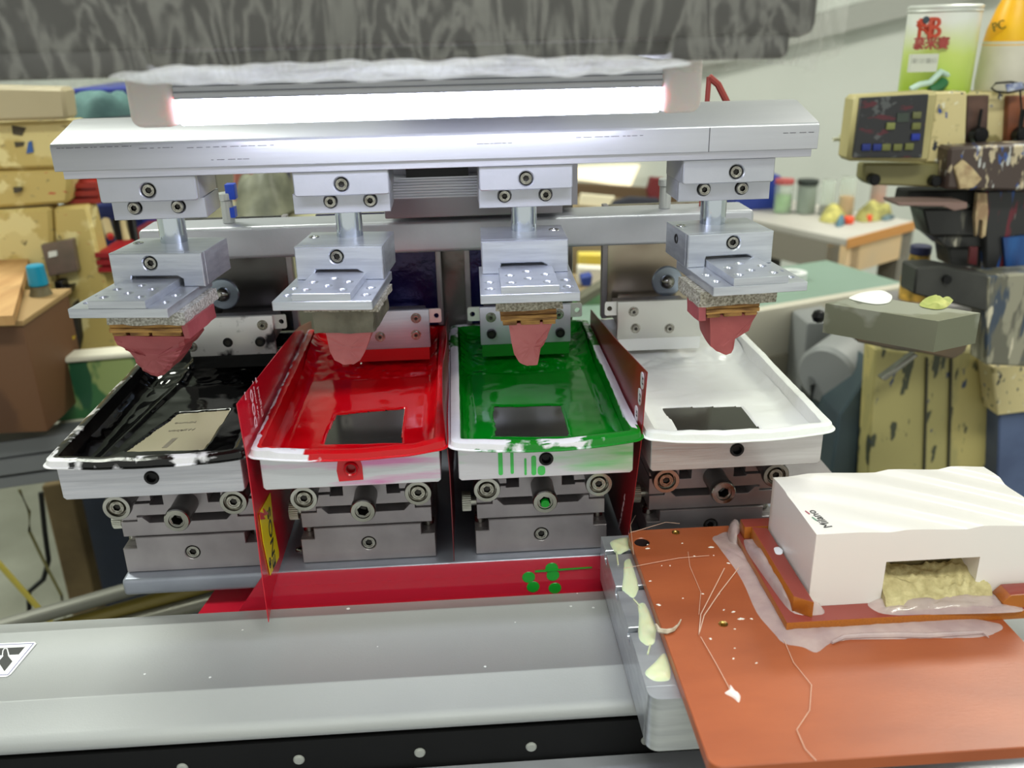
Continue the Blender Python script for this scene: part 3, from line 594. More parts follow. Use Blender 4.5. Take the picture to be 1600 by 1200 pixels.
    ar = thing('blade_holder', ['doctor blade holder dipping in the black ink tray', 'doctor blade holder dipping in the red ink tray', 'doctor blade holder dipping in the green ink tray', 'doctor blade holder dipping in the white ink tray'][i], 'blade', ((XB0+XB1)/2, .60, 1.15), 'doctor blade holders')
    bm_ = [mat('ink_stained_steel', (222, 222, 220), .35, .5, (40, 40, 44), 60, 0, thr=(.56, .66)), ALUX, mat('stained_plate_green', (206, 208, 220), .35, .6), mat('frosted_plate', (214, 214, 208), .35, .6)][i]
    xc = (XB0+XB1)/2
    part('blade_plate', MB().box(XB0, XB1, .600, .6035, 1.1435, 1.1712, .0006), bm_, ar)
    part('blade', MB().box(XB0+.001, XB1-.001, .6006, .6012, 1.1345, 1.1436), mat('%s_ink' % CN[i], c), ar)
    Xe0, Xe1 = XB0-.0085, XB1+.0085
    tb = MB().holed(rrect(Xe0, Xe1, 1.1605, 1.1705, .0015, 3), [(Xe0+.0035, 1.1655, .0018), (Xe1-.0035, 1.1655, .0018)], 'y', .6037, .0015)
    part('slotted_bar', tb, mat('light_steel', (228, 228, 226), .3, .7), ar)
    sc = {0: [(410, 508), (300, 542)], 1: [(650, 497), (650, 523), (594, 526)], 2: [(767, 496), (873, 491)], 3: [(990, 487), (993, 513), (1046, 513)]}[i]
    for s_ in sc:
        p = at(*s_, Y=.600); part('screw', MB().screw((p.x, .6, p.z), (0, -1, 0), .0027, .0018, .0012).lathe([(0, .0002), (.0036, .0002), (.0037, 0)], (p.x, .6, p.z), (0, -1, 0), 20), SCREW, ar)
    for s_ in {0: [(407, 533), (356, 535)], 1: [], 2: [(768, 521), (875, 519)], 3: []}[i]:
        p = at(*s_, Y=.600); part('black_bolt', MB().screw((p.x, .6, p.z), (0, -1, 0), .0034, .003 if s_[0] != 356 else .0004, .0018, .0003), BLACKM, ar)
    # guide plate behind
    bxs = [(-.215, -.128), (-.1035, -.0185), (.0068, .0545), (.1105, .196)][i]
    gm = [mat('dark_polished_plate', (96, 94, 92), .22, .9, (60, 58, 58), 6, .15, 20), mat('blue_tint_plate', (24, 22, 74), .18, .4, (64, 22, 50), 9, .5, 90, thr=(.5, .75)), mat('blue_tint_plate', (44, 40, 120), .2, .5), mat('brushed_plate_warm', (190, 182, 160), .25, .9, (140, 122, 108), 7, .1, 20)][i]  # mirror reflections painted in as dark, blue and beige plate tints
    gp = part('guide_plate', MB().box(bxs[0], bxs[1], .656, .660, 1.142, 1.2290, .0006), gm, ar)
    part('edge_rail', MB().box(bxs[1] if i < 2 else bxs[0]-.004, bxs[1]+.004 if i < 2 else bxs[0], .6555, .664, 1.142, 1.2290, .0004), ALUD, ar)
    part('blade_block', MB().box(XB0+.004, XB1-.004, .6052, .650, 1.146, 1.160, .001).box(XB0+.01, XB1-.01, .648, .656, 1.150, 1.158), ALUD, ar)
    if i in (0, 3):
        p = at(*((348, 460) if i == 0 else (1043, 440)), Y=.654)
        part('washer', MB().lathe([(.005, .001), (.0055, .0018), (.0110, .0018), (.0118, .001), (.0118, 0), (.005, 0)], (p.x, .656, p.z), (0, -1, 0), 32), mat('zinc_washer', (168, 180, 196), .25, .9), ar)
        part('bolt', MB().lathe([(0, .0075), (.0025, .0072), (.0045, .0055), (.0055, .003), (.0055, 0)], (p.x, .656, p.z), (0, -1, 0), 24), STEEL, ar)
# ------------------------------------------------------------------ red divider cards
def card(name, label, xf, outline, m, th=.0005):
    """sheet with an outline in (y,z) bent sideways by xf(y,z)"""
    b = bmesh.new(); vs = [b.verts.new((0, y, z)) for y, z in outline]; b.faces.new(vs)
    bmesh.ops.triangulate(b, faces=b.faces)
    for _ in range(4): bmesh.ops.subdivide_edges(b, edges=[e for e in b.edges if e.calc_length() > .012], cuts=1, use_grid_fill=True)
    bmesh.ops.triangulate(b, faces=b.faces)
    for v in b.verts: v.co.x = xf(v.co.y, v.co.z)
    ext = bmesh.ops.solidify(b, geom=b.faces[:], thickness=th)
    M = MB(); M.bm.free(); M.bm = b
    t = thing(name, label, 'card', (xf(.5, 1.1), .5, 1.04), 'red divider cards'); part('card', M, m, t, smooth=60); return t
CARD = mat('printed_red_card', (206, 14, 44), .25, 0, (190, 8, 36), 5, 0, coat=.3)
CARDD = mat('red_card_dark', (150, 18, 30), .3, 0, (120, 14, 24), 6)
TXW = mat('printed_white', (240, 205, 215), .35); TXY = mat('sticker_yellow', (226, 200, 20), .35)
xA = lambda y, z: -.1206-.0016*max(0, z-1.14)/.03
cA = card('divider_card', 'red printed divider card with yellow sticker between black and red trays', xA,
     [(.690, 1.1385), (.640, 1.150), (.6005, 1.154), (.4490, 1.1680), (.4475, 1.1500), (.4475, 1.1100), (.4440, 1.060), (.4440, 1.032), (.462, 1.0405), (.4845, 1.0415), (.690, 1.0415)], CARD)
def fittext(body, pS, pE, up, hgt, X, m, parent, nm, bold=0, off=0):
    A_, B_ = at(*pS, X=X), at(*pE, X=X); L = (B_-A_).length
    cu = bpy.data.curves.new('t', 'FONT'); cu.body = body; cu.size = 1; cu.offset = bold; cu.extrude = .001; cu.resolution_u = 3
    ob = bpy.data.objects.new('t', cu); me = bpy.data.meshes.new_from_object(ob); mb = MB(); mb.bm.from_mesh(me); bpy.data.objects.remove(ob); bpy.data.curves.remove(cu); bpy.data.meshes.remove(me)
    x1 = max(v.co.x for v in mb.bm.verts); x0 = min(v.co.x for v in mb.bm.verts)
    mb.xf(Matrix.Diagonal((L/(x1-x0), hgt/.72, .1, 1)) @ Matrix.Translation((-x0, 0, 0)))
    for v in mb.bm.verts: v.co.z += off
    r = (B_-A_).normalized(); M = frame(A_, r, up); mb.xf(M)
    return part(nm, mb, m, parent, smooth=0)
for (tx, a_, b2, h_, bd) in (('DOO', (401, 666), (395.5, 607), .0052, .03), ('We make y', (404.5, 652), (397.5, 594), .0022, .0), ('Digital P', (410, 649), (403, 588), .0036, .01), ('M', (387, 624), (386, 612), .0022, 0)):
    o_ = fittext(tx, a_, b2, (0, -1, 0), h_, -.1202, TXW, cA, 'white_lettering', bd)
    for v in o_.data.vertices: v.co.x += xA(0, v.co.z+1.04)+.1206+.0006
def cpoly(pts, X): return [(v.y, v.z) for v in (at(x, y, X=X) for x, y in pts)]
part('yellow_sticker', MB().prism(cpoly([(422.5, 770), (408, 798), (406, 805), (412, 848), (423, 899), (436, 871), (436, 862), (427, 815)], -.1199), 'x', -.1203, -.1199), TXY, cA, smooth=0)
fittext('ENOS', (431, 880), (421.5, 790), (0, -1, 0), .0085, -.1198, SK, cA, 'black_lettering', .01)
fittext('®', (424.5, 884), (422.5, 868), (0, -1, 0), .0050, -.1198, SK, cA, 'black_mark', .01)
part('red_flash', MB().prism(cpoly([(405.5, 800), (413, 802), (411, 794), (420, 803), (412, 806), (414.5, 811), (407, 812)], -.1197), 'x', -.1199, -.1196), CARD, cA, smooth=0)
xC = lambda y, z: .0982+.0012*max(0, z-1.145)/.03
cC = card('divider_card', 'red divider card with white printed badges between green and white trays', xC,
     [(.655, 1.150), (.547, 1.162), (.4520, 1.1750), (.4530, 1.1440), (.4560, 1.1300), (.4700, 1.090), (.4800, 1.0650), (.488, 1.0415), (.655, 1.0415)], CARDD)
WBG = mat('badge_white', (226, 222, 226), .35)
for (y_, z_, tx) in ((.4600, 1.1670, 'R-5'), (.4634, 1.1559, 'C-8'), (.4690, 1.1430, 'K9')):
    part('badge', MB().prism([(y_+dy, z_+dz) for dy, dz in rrect(-.0032, .0032, -.0048, .0048, .0024, 3)], 'x', xC(y_, z_)-.0012, xC(y_, z_)-.0005), WBG, cC, smooth=0)
    textmesh(tx, .0035, frame((xC(y_, z_)-.00125, y_-.0012, z_+.0032), (0, 0, -1), (0, -1, 0)), SK, cC, 'badge_text', ext=.0001)
fittext('Master', (966, 835), (977, 775), (0, 1, 0), .0030, .0976, TXW, cC, 'white_lettering', 0)
def xBf(y, z):
    f = max(0, 1-(y-.45)/.12); up = max(0, z-1.12)/.045; dn = max(0, 1.12-z)/.08
    return -.0113-.0022*min(1, up)*f-.0003*dn+.0004*math.sin(y*60)
cB = card('divider_card', 'thin maroon divider card seen edge-on between red and green trays', xBf,
     [(.660, 1.150), (.600, 1.160), (.500, 1.166), (.4560, 1.1620), (.4520, 1.140), (.4550, 1.110), (.4700, 1.070), (.4850, 1.0405), (.660, 1.0405)], mat('maroon_card', (128, 40, 48), .4, 0, (90, 24, 34), 6))
# ------------------------------------------------------------------ moving beam
bt = thing('crosshead_beam', 'long silver aluminium beam carrying the four pad holders', 'beam', (-.007, .53, 1.278))
prof = [(.5100, 1.2838), (.5100, 1.2970), (.5112, 1.2985), (.5480, 1.3078), (.5560, 1.3078), (.5600, 1.3050), (.5600, 1.2838)]
part('beam_profile', MB().prism(prof, 'x', -.2180, .2050, .0004), ALUX if 0 else mat('anodised_beam', (190, 191, 197), .34, .35, (182, 183, 190), 20, .04, 120, stretch=(.4, 2, 6)), bt)
part('lower_lip', MB().prism([(.5135, 1.2792), (.5135, 1.2836), (.556, 1.2836), (.556, 1.2792), (.5450, 1.2792), (.5450, 1.2815), (.5250, 1.2815), (.525, 1.2792)], 'x', -.2150, .2030, .0002), ALUX, bt)
SCR = mat('scratch_ink', (70, 68, 76), .6)
for a_, c_, y_ in ((88, 205, 232), (217, 270, 232), (292, 430, 231), (745, 800, 225), (900, 1005, 215), (1224, 1272, 208), (330, 390, 250)):
    x_ = a_
    while x_ < c_:
        w_ = random.uniform(3, 14); p, p2 = at(x_, y_-(x_-a_)*.032, Y=.5098), at(min(x_+w_, c_), y_-(x_-a_)*.032, Y=.5098)
        part('scratch', MB().box(p.x, p2.x, .50985, .5100, p.z-.00014, p.z+.00014), SCR, bt, smooth=0); x_ += w_+random.uniform(1, 6)
p = at(1109, 205, Y=.51); part('pencil_line', MB().box(p.x-.0002, p.x+.0002, .50985, .51, 1.284, 1.2972), SCR, bt, smooth=0)
# ------------------------------------------------------------------ pad holders
CXS = [-.1725, -.0653, .0394, .1569]; SX = [-.1712, -.0662, .0397, .1570]; ROT = [-7, -6, -1, 5]
DX = [0, 0, 0, 0]
pads = [   # silhouettes of the rubber fronts, as seen at Y = .481
 [(172, 526), (290, 524), (291, 538), (284, 548), (278, 560), (272, 565), (266, 577), (258, 584), (248, 588), (235, 587), (222, 580), (212, 566), (202, 552), (192, 547), (180, 541)],
 [(507, 515), (583, 509), (577, 530), (571, 548), (563, 562), (552, 570), (535, 570), (522, 564), (514, 550), (510, 530)],
 [(795, 507), (864, 503), (859, 517), (855, 528), (850, 540), (845, 545), (843, 556), (840, 571), (824, 573), (812, 568), (804, 556), (799, 535)],
 [(1108, 492), (1186, 490), (1176, 505), (1171, 518), (1160, 525), (1150, 530), (1146, 545), (1143, 553), (1135, 555), (1120, 549), (1110, 541)]]
PZb = [1.1739, 1.1761, 1.1713, 1.1722]; WZb = [1.1986, 1.1966, 1.1963, 1.1966]; FZb = [1.2049, 1.2080, 1.2046, 1.2032]
for i in range(4):
    lb = ['pad holder with wide stepped red rubber pad over the black ink tray', 'pad holder with narrow rounded pink rubber pad over the red ink tray', 'pad holder with ragged tongue-shaped rubber pad over the green ink tray', 'pad holder with notched dark red rubber pad over the white ink tray'][i]
    X = CXS[i]; sx = SX[i]
    T = thing('pad_holder', lb, 'pad holder', (sx, .545, PZb[i]), 'printing pad holders')
    tr_ = Matrix.Translation((X, 0, 0)); cw = .0268
    hx0 = [.0, .0, .0, .0045][i]
    part('clamp_block', MB().holed([(-cw+.001, 1.2650), (cw-.001, 1.2650), (cw, 1.266), (cw, 1.2790), (-cw, 1.2790), (-cw, 1.266)], [(hx0, 1.2712, .0043)], 'y', .5170, .005, .0006, tr_).box(-cw, cw, .5220, .560, 1.2650, 1.2790, .0004, mtx=tr_), ALU, T)
    part('screw', MB().screw((X+hx0, .5216, 1.2712), (0, -1, 0), .0036, .0038, .0018), SCREW, T)
    jx = [(-.0255, .0270), (-.0320, .0260), (-.0270, .0278), (-.0260, .0290)][i]
    jc = [(-.0125, .0125), (-.0215, .0020), (-.0125, .0120), (-.0120, .0115)][i]
    if i == 1: jx, jc = (-.0300, .0258), (-.0085, .0145)
    js = [jc[0], jc[1]]
    if i == 0: js = [-.0128, .0118]
    if i == 2: js = [-.0120, .0122]
    if i == 3: js = [-.0110, .0118]
    part('clamp_jaw', MB().holed([(jx[0], 1.2530), (jx[1], 1.2530), (jx[1], 1.2646), (jx[0], 1.2646)], [(js[0], 1.2600, .0040), (js[1], 1.2600, .0040)], 'y', .5290, .004, .0003, tr_).box(jx[0], jx[1], .533, .562, 1.2530, 1.2646, .0003, mtx=tr_), ALU, T)
    for s_ in js: part('screw', MB().screw((X+s_, .5320, 1.2600), (0, -1, 0), .0034, .0055, .0017), SCREW, T)
    part('shaft', MB().cyl((sx, .545, 1.231), (sx, .545, 1.2532), .0079, 36), CHROME, T)
    # rotated lower assembly, built around the shaft axis
    Rm = Matrix.Translation((sx, .545, 0)) @ Matrix.Rotation(math.radians(ROT[i]), 4, 'Z')
    bw0, bw1 = [(-.0255, .0285), (-.0262, .0250), (-.0268, .0240), (-.0262, .0262)][i]
    so = [-.002, .0, .0, .0015][i]; 
    z0, z1 = 1.2170, 1.2365
    out = [(bw0, z0), (bw0+.0110, z0), (bw0+.0110, z0+.0045), (bw0+.0115, z0+.0062), (bw1-.0155, z0+.0062), (bw1-.0125, z0+.0045), (bw1-.0125, z0), (bw1, z0), (bw1, z1), (bw0, z1)]
    hc = (bw0+bw1)/2+[-.0035, -.0012, 0, .0015][i]
    holes = [(hc, z1-.0058, .0042)] if i != 2 else []
    blk = MB().holed(out, holes, 'y', -.0320, .005, .0006, Rm)
    blk.prism([(bw0, z0), (bw0+.0110, z0), (bw0+.0110, z0+.0045), (bw0+.0112, z0+.0062), (bw1-.0135, z0+.0062), (bw1-.0125, z0+.0045), (bw1-.0125, z0), (bw1, z0), (bw1, z1), (bw0, z1)], 'y', -.027, .010, .0003, Rm)
    part('holder_block', blk, ALUM, T)
    if i != 2: part('screw', MB().screw((hc, -.0273, z1-.0058), (0, -1, 0), .0036, .004, .0019, mtx=Rm), SCREW, T)
    gxs = (bw0+.005) if i != 2 else (bw1-.006)
    part('top_screw', MB().lathe([(0, -.0003), (.0017, .0001), (.0018, .0003), (.0030, .0004), (.0032, 0)], (gxs, -.004, z1), n=20, mtx=Rm), STEEL, T)
    if i == 3: part('side_screw', MB().lathe([(0, -.001), (.0016, .0003), (.0028, .0004), (.003, 0)], (bw0, -.010, z1-.0065), (-1, 0, 0), 20, mtx=Rm), BLACKM, T)
    # dovetail mounting plate
    pw = .0270; yo, y1 = -.0760, -.0120
    fl_z = 1.2170; bot = 1.2118
    px0 = [-.0300, -.0285, -.0285, -.0262][i]; px1 = px0+.0545
    hs = []
    for hx_, hy_ in ((-.019, -.055), (-.019, -.040), (-.006, -.066), (0.0, -.050), (-.006, -.038)):
        pass
    mid = (px0+px1)/2; w2 = .0158
    fh = [(px0+.0055, -.064, .0027), (px0+.0055, -.050, .0027), (px1-.0055, -.064, .0027), (px1-.0055, -.050, .0027)]
    rh = [(mid-.010, -.068, .0027), (mid+.010, -.068, .0027), (mid, -.060, .0027), (mid-.010, -.052, .0027), (mid+.010, -.052, .0027), (mid, -.044, .0027)]
    pl = MB().holed(rrect(px0, px1, yo, y1, .0004, 1), fh+rh, 'z', fl_z, fl_z-bot, .0003, Rm)
    pl.holed([(mid-w2, yo+.0003), (mid+w2, yo+.0003), (mid+w2, y1), (mid-w2, y1)], rh, 'z', fl_z+.0042, .0042, .0002, Rm)
    for x_, y_, r_ in rh: pl.lathe([(.0027, -.0001), (.0013, -.0020), (.0012, -.0060)], (x_, y_, fl_z+.0042), n=16, mtx=Rm)
    for x_, y_, r_ in fh: pl.lathe([(.0027, -.0001), (.0013, -.0020), (.0012, -.0045)], (x_, y_, fl_z), n=16, mtx=Rm)
    part('mounting_plate', pl, ALUM, T)
    # foam, plywood, rubber
    sh = .064*math.sin(math.radians(ROT[i]))
    def lx(px, py): return at(px, py, Y=.481).x-sx-sh
    zb = PZb[i]; zt = WZb[i]; top = zt-zb
    fz0, fz1 = FZb[i], bot
    fx0, fx1 = [(lx(166, 500), lx(294, 500)), (lx(474, 480), lx(594, 480)), (lx(775, 480), lx(878, 480)), (lx(1088, 470), lx(1212, 470))][i]; ox = 0
    def lump(x0, x1, y0, y1, z0, z1, amp, s=160, n=(16, 12, 4)):
        b = bmesh.new(); bmesh.ops.create_cube(b, size=1); bmesh.ops.subdivide_edges(b, edges=b.edges, cuts=9, use_grid_fill=True)
        for v in b.verts:
            p = Vector(((x0+x1)/2+v.co.x*(x1-x0), (y0+y1)/2+v.co.y*(y1-y0), (z0+z1)/2+v.co.z*(z1-z0)))
            d = noise.noise_vector(p*s+Vector((i*3, 0, 0)))*amp; d.z *= .3 if v.co.z > .45 else 1
            if v.co.z > .49: d.z = -abs(d.z)
            v.co = p+d
        return b
    M = MB(); M._merge(lump(fx0, fx1, -.066, [-.016, -.022, -.026, -.030][i], fz0, fz1, .0010), Rm)
    part('foam_backing', M, FOAM2 if i in (0,) else FOAM, T)
    wx0, wx1 = [(lx(170, 515), lx(290, 515)), (0, 0), (lx(783, 495), lx(871, 495)), (lx(1101, 483), lx(1187, 483))][i]; wh = (fz0-zt+.0006)/3
    yF = -.064
    if i == 1:
        M = MB(); M._merge(lump(lx(490, 500), lx(586, 500), -.0655, -.020, zt-.001, fz0+.0006, .0010, 120), Rm); part('sealant_layer', M, GLUEG, T)
    else:
        for k in range(3):
            jz = random.uniform(-.0003, .0003); a_ = zt-.0006+wh*k; l_ = [(.0, .0), (.0, .0), (.0, .0)][k]
            cuts = [(wx0, wx1)] if k else [(wx0+.001, wx0+.009), (wx0+.011, wx0+.022), (wx0+.0235, wx1-.001)]
            M = MB()
            for c0, c1 in cuts:
                if c1 > c0: M.box(c0+jz, c1+jz*2, yF-.0012*(k == 1)-.0008, -.042, a_, a_+wh, .0003, 1, mtx=Rm)
            part('plywood_layer', M, WOODP, T)
        if i in (0, 3): 
            M = MB(); ex0, ex1 = ((wx1+.0002, wx1+.0035) if i == 0 else (wx0-.0045, wx0-.0003))
            M._merge(lump(ex0, ex1, -.0655, [-.026, 0, 0, -.045][i], zt-.002, fz0+.0004, .0007, 90), Rm); part('rubber_shoulder', M, RUBBER, T)
    # rubber pad: loft the silhouette backwards with cut facets
    sil = [(lx(*q_), at(*q_, Y=.481).z-zb) for q_ in pads[i]]; bm = bmesh.new(); ny = 8; R = []
    dense = []
    for k in range(len(sil)):
        A_, B_ = Vector(sil[k]), Vector(sil[(k+1) % len(sil)]); 
        for q_ in range(4): dense.append(A_.lerp(B_, q_/4))
    cy_ = sum(p.x for p in dense)/len(dense)
    for j in range(ny+1):
        v = j/ny; ring = []
        for p in dense:
            h_ = p.y/top; y = yF+.001+([.036, .030, .028, .022][i]*v)
            shr = 1-.12*v*(1-h_); lift = .0012*v*(1-h_)*4*v
            x = (p.x-cy_)*shr+cy_
            dd = (.0005*nz(p.x, p.y, i+.1, 300) if h_ < .95 else 0)
            stp = .0010*(math.floor(h_*4+v*1.5+.8*nz(p.x*60, v, i)) % 2) if (i == 0 and 0 < j) else 0
            ring.append(bm.verts.new((x*(1-stp*30*0)+stp*(1 if x > cy_ else -1), y+(.0012*nz(p.x, p.y, i, 140) if j == 0 else 0)-(.0012*((p.y*260+p.x*130*(i == 0)) % 1) if j == 0 and i == 0 else 0), p.y+dd+lift)))
        R.append(ring)
    n = len(R[0])
    for P_, Q_ in zip(R, R[1:]):
        for k in range(n): bm.faces.new((P_[k], P_[(k+1) % n], Q_[(k+1) % n], Q_[k]))
    # front face: fan with raised cut ridges
    cxv = sum(p.x for p in dense)/n; czv = sum(p.y for p in dense)/n; prev = R[0]
    for s_ in (.8, .6, .4, .2):
        cur = []
        for p in dense:
            x = cxv+(p.x-cxv)*s_; z = czv+(p.y-czv)*s_
            rid = (z*300+x*60*(1 if i != 2 else -1)+nz(x, z, i, 80)) % 1
            cur.append(bm.verts.new((x, yF+.001-.0006*rid-(.0014 if (i == 0 and z < .014+.1*x) else 0), z)))
        for k in range(n): bm.faces.new((prev[k], prev[(k+1) % n], cur[(k+1) % n], cur[k]))
        prev = cur
    bm.faces.new(prev); bm.faces.new(R[-1][::-1])
    M = MB(); M.bm.free(); M.bm = bm; M.xf(Rm @ Matrix.Translation((0, 0, zb)))
    rm = [RUBBER, mat('pink_silicone_rubber', (200, 118, 120), .45, 0, (186, 100, 104), 60, .15, 90), mat('pink_silicone_rubber', (212, 122, 128), .45), mat('dark_red_silicone', (168, 84, 84), .5, 0, (150, 70, 72), 60, .12, 90)][i]
    part('rubber_pad', M, rm, T, smooth=25)
# ------------------------------------------------------------------ tube lamp
lt = thing('tube_lamp', 'bright white LED tube lamp hanging under the wrapped machine head', 'lamp', (-.014, .445, 1.312))
TL = mat('lamp_diffuser', (232, 236, 255), .5, emit=16)
def arc(r, a0, a1, n, cy, cz): return [(cy+r*math.cos(math.radians(a0+(a1-a0)*k/n)), cz+r*math.sin(math.radians(a0+(a1-a0)*k/n))) for k in range(n+1)]
part('diffuser', MB().prism(arc(.0085, 160, 380, 14, .4440, 1.3205), 'x', -.1265, .0975), TL, lt, smooth=60)
hs_ = MB().prism([(.4345, 1.3240), (.4530, 1.3235), (.4530, 1.3370), (.4365, 1.3370), (.4362, 1.3350), (.4355, 1.3345), (.4358, 1.3325), (.4350, 1.3320), (.4353, 1.3300), (.4345, 1.3295), (.4350, 1.3275), (.4342, 1.3270), (.4348, 1.3255)], 'x', -.1265, .0975)
part('housing', hs_, ALU, lt)
CAPM = mat('milky_end_cap', (240, 232, 232), .35, sss=.4)
for x0, x1 in ((-.1475, -.1260), (.0970, .1165)):
    part('end_cap', MB().box(x0, x1, .4320, .4560, 1.3120, 1.3400, .0050, 4), CAPM, lt)
part('bracket', MB().box(-.09, -.07, .44, .452, 1.3365, 1.345).box(.04, .06, .44, .452, 1.3365, 1.345), ALUD, lt)
# ------------------------------------------------------------------ wrapped machine head
hd = thing('machine_head', 'dark machine head wrapped in wrinkled clear film at the top', 'machine head', (-.1, .44, 1.345))
part('head_body', MB().box(-.30, .1310, .335, .448, 1.3455, 1.47, .005).box(-.048, .069, .44, .66, 1.3455, 1.47, .002).box(-.30, -.105, .337, .426, 1.3375, 1.35, .003).box(.078, .122, .337, .426, 1.3385, 1.35, .003).box(-.11, .08, .342, .426, 1.3405, 1.35, .002), mat('dark_grey_cast', (58, 56, 57), .5), hd)
FILM = mat('clear_stretch_film', (228, 226, 220), .15, 0, bump=.8, bscale=30, alpha=.3)
n_ = FILM.node_tree; pb_ = n_.nodes['Principled BSDF']; pb_.inputs['Specular IOR Level'].default_value = .8
co = [x for x in n_.nodes if x.type == 'TEX_COORD'][0]; mp2 = n_.nodes.new('ShaderNodeMapping'); mp2.inputs['Rotation'].default_value = (0, .8, 0); mp2.inputs['Scale'].default_value = (1.5, 1, .55); n_.links.new(co.outputs['Object'], mp2.inputs[0])
wv = n_.nodes.new('ShaderNodeTexNoise'); wv.inputs['Scale'].default_value = 34; wv.inputs['Distortion'].default_value = 2.6; wv.inputs['Detail'].default_value = 7; n_.links.new(mp2.outputs[0], wv.inputs[0])
# thin creases where the noise crosses its mean
sb = n_.nodes.new('ShaderNodeMath'); sb.operation = 'SUBTRACT'; n_.links.new(wv.outputs['Fac'], sb.inputs[0]); sb.inputs[1].default_value = .5
ab = n_.nodes.new('ShaderNodeMath'); ab.operation = 'ABSOLUTE'; n_.links.new(sb.outputs[0], ab.inputs[0])
mr = n_.nodes.new('ShaderNodeMapRange'); mr.inputs[1].default_value = 0; mr.inputs[2].default_value = .08; mr.inputs[3].default_value = .20; mr.inputs[4].default_value = .06; n_.links.new(ab.outputs[0], mr.inputs[0]); n_.links.new(mr.outputs[0], pb_.inputs['Alpha'])
HEM = bpy.data.materials.new('folded_film_hem'); HEM.use_nodes = True; hn = HEM.node_tree; hb_ = hn.nodes['Principled BSDF']; hb_.inputs['Base Color'].default_value = lin((236, 236, 232)); hb_.inputs['Roughness'].default_value = .2; hb_.inputs['Alpha'].default_value = .85
tl_ = hn.nodes.new('ShaderNodeBsdfTranslucent'); tl_.inputs[0].default_value = (.95, .96, 1, 1); ms_ = hn.nodes.new('ShaderNodeMixShader'); ms_.inputs[0].default_value = .85
hn.links.new(hb_.outputs[0], ms_.inputs[1]); hn.links.new(tl_.outputs[0], ms_.inputs[2]); hn.links.new(ms_.outputs[0], hn.nodes['Material Output'].inputs[0])
tr2 = hn.nodes.new('ShaderNodeBsdfTransparent'); ms2 = hn.nodes.new('ShaderNodeMixShader'); ns2 = hn.nodes.new('ShaderNodeTexNoise'); ns2.inputs['Scale'].default_value = 70; ns2.inputs['Distortion'].default_value = 2
cc2 = hn.nodes.new('ShaderNodeTexCoord'); mm2 = hn.nodes.new('ShaderNodeMapping'); mm2.inputs['Scale'].default_value = (.35, 1, 1.6); hn.links.new(cc2.outputs['Object'], mm2.inputs[0]); hn.links.new(mm2.outputs[0], ns2.inputs[0])
mr2 = hn.nodes.new('ShaderNodeMapRange'); mr2.inputs[1].default_value = .35; mr2.inputs[2].default_value = .6; mr2.inputs[3].default_value = .55; mr2.inputs[4].default_value = 0; hn.links.new(ns2.outputs['Fac'], mr2.inputs[0])
hn.links.new(mr2.outputs[0], ms2.inputs[0]); hn.links.new(ms_.outputs[0], ms2.inputs[1]); hn.links.new(tr2.outputs[0], ms2.inputs[2]); hn.links.new(ms2.outputs[0], hn.nodes['Material Output'].inputs[0])
def bzf(x): return 1.3352+.0011*nz(x*30, 0)+.0007*nz(x*90, 1)+(.004*((x-.085)/.05)**2 if x > .085 else 0)
def filmf(u, v):
    x = -.32+.456*u; bz = bzf(x)+.0012*(-.11 < x < .08)
    prof = [(.43, 1.3372), (.40, 1.3368), (.352, 1.3362), (.331, bz), (.3275, bz+.003), (.3268, 1.352), (.3275, 1.375), (.328, 1.42), (.330, 1.472)]
    f = v*(len(prof)-1); k = min(int(f), len(prof)-2); t = f-k; y = prof[k][0]*(1-t)+prof[k+1][0]*t; z = prof[k][1]*(1-t)+prof[k+1][1]*t
    w = nz(x*25+z*20, z*22, 0)*.0022+abs(nz(x*70-z*30, z*60, 4))*-.0016
    return Vector((x, y+w-.0018*(v > .3), z+.0006*nz(x*60, y*60)))
part('film_front', MB().grid(filmf, 200, 64), FILM, hd, smooth=30)
def hemf(u, v):
    x = -.116+.200*u; a_ = v*2*PI; tp = min(1, u*9, (1-u)*7)**.6
    return Vector((x, .3325+(.0045+.0012*nz(x*50, 2))*math.cos(a_)+.002*nz(x*24, v*3), bzf(x)+.0030+(.0032*tp+.0007*nz(x*70, 3))*math.sin(a_)+.0008*nz(x*110, v*6)))
part('film_hem', MB().grid(hemf, 240, 14), HEM, hd, smooth=40)  # hem spans only the lamp-lit stretch, so its shape carries the glow
def films(u, v):
    y = .3275+.125*u; z = 1.335+.137*v; e = max(0, .03-u)*.2
    return Vector((.1360-e+.0028*nz(y*30, z*30, 2)-.0015*abs(nz(y*80, z*70, 5))-.006*(1-v)**6, y, z+.002*nz(y*20, 1)))
part('film_side', MB().grid(films, 60, 30), FILM, hd, smooth=30)
# ------------------------------------------------------------------ background, right: bench
BG = {}
def obox(mb, o, ux, uy, lx, ly, z0, z1, bev=0):
    """box from corner o along horizontal directions ux, uy"""
    M = Matrix(((ux.x, uy.x, 0, o.x), (ux.y, uy.y, 0, o.y), (0, 0, 1, 0), (0, 0, 0, 1)))
    return mb.box(0, lx, 0, ly, z0, z1, bev, mtx=M)
cr = at(1325, 374, Z=.86); cl = at(1150, 338, Z=.86); cf = at(1430, 346, Z=.86)
ux = (cl-cr).normalized(); uy = (cf-cr); Ly = uy.length; uy = uy.normalized(); Lx = (cl-cr).length+.1
bn = thing('work_bench', 'wooden-edged work bench with pale top by the back wall', 'bench', (cr.x, cr.y, 0))
part('bench_top', obox(MB(), cr, ux, uy, Lx, Ly, .842, .86, .002), mat('pale_bench_top', (206, 202, 196), .5, 0, (190, 186, 180), 5), bn)
part('edge_band', obox(MB(), cr-ux*.004-uy*.004, ux, uy, .004, Ly, .838, .862), mat('raw_wood_edge', (212, 150, 84), .6), bn)
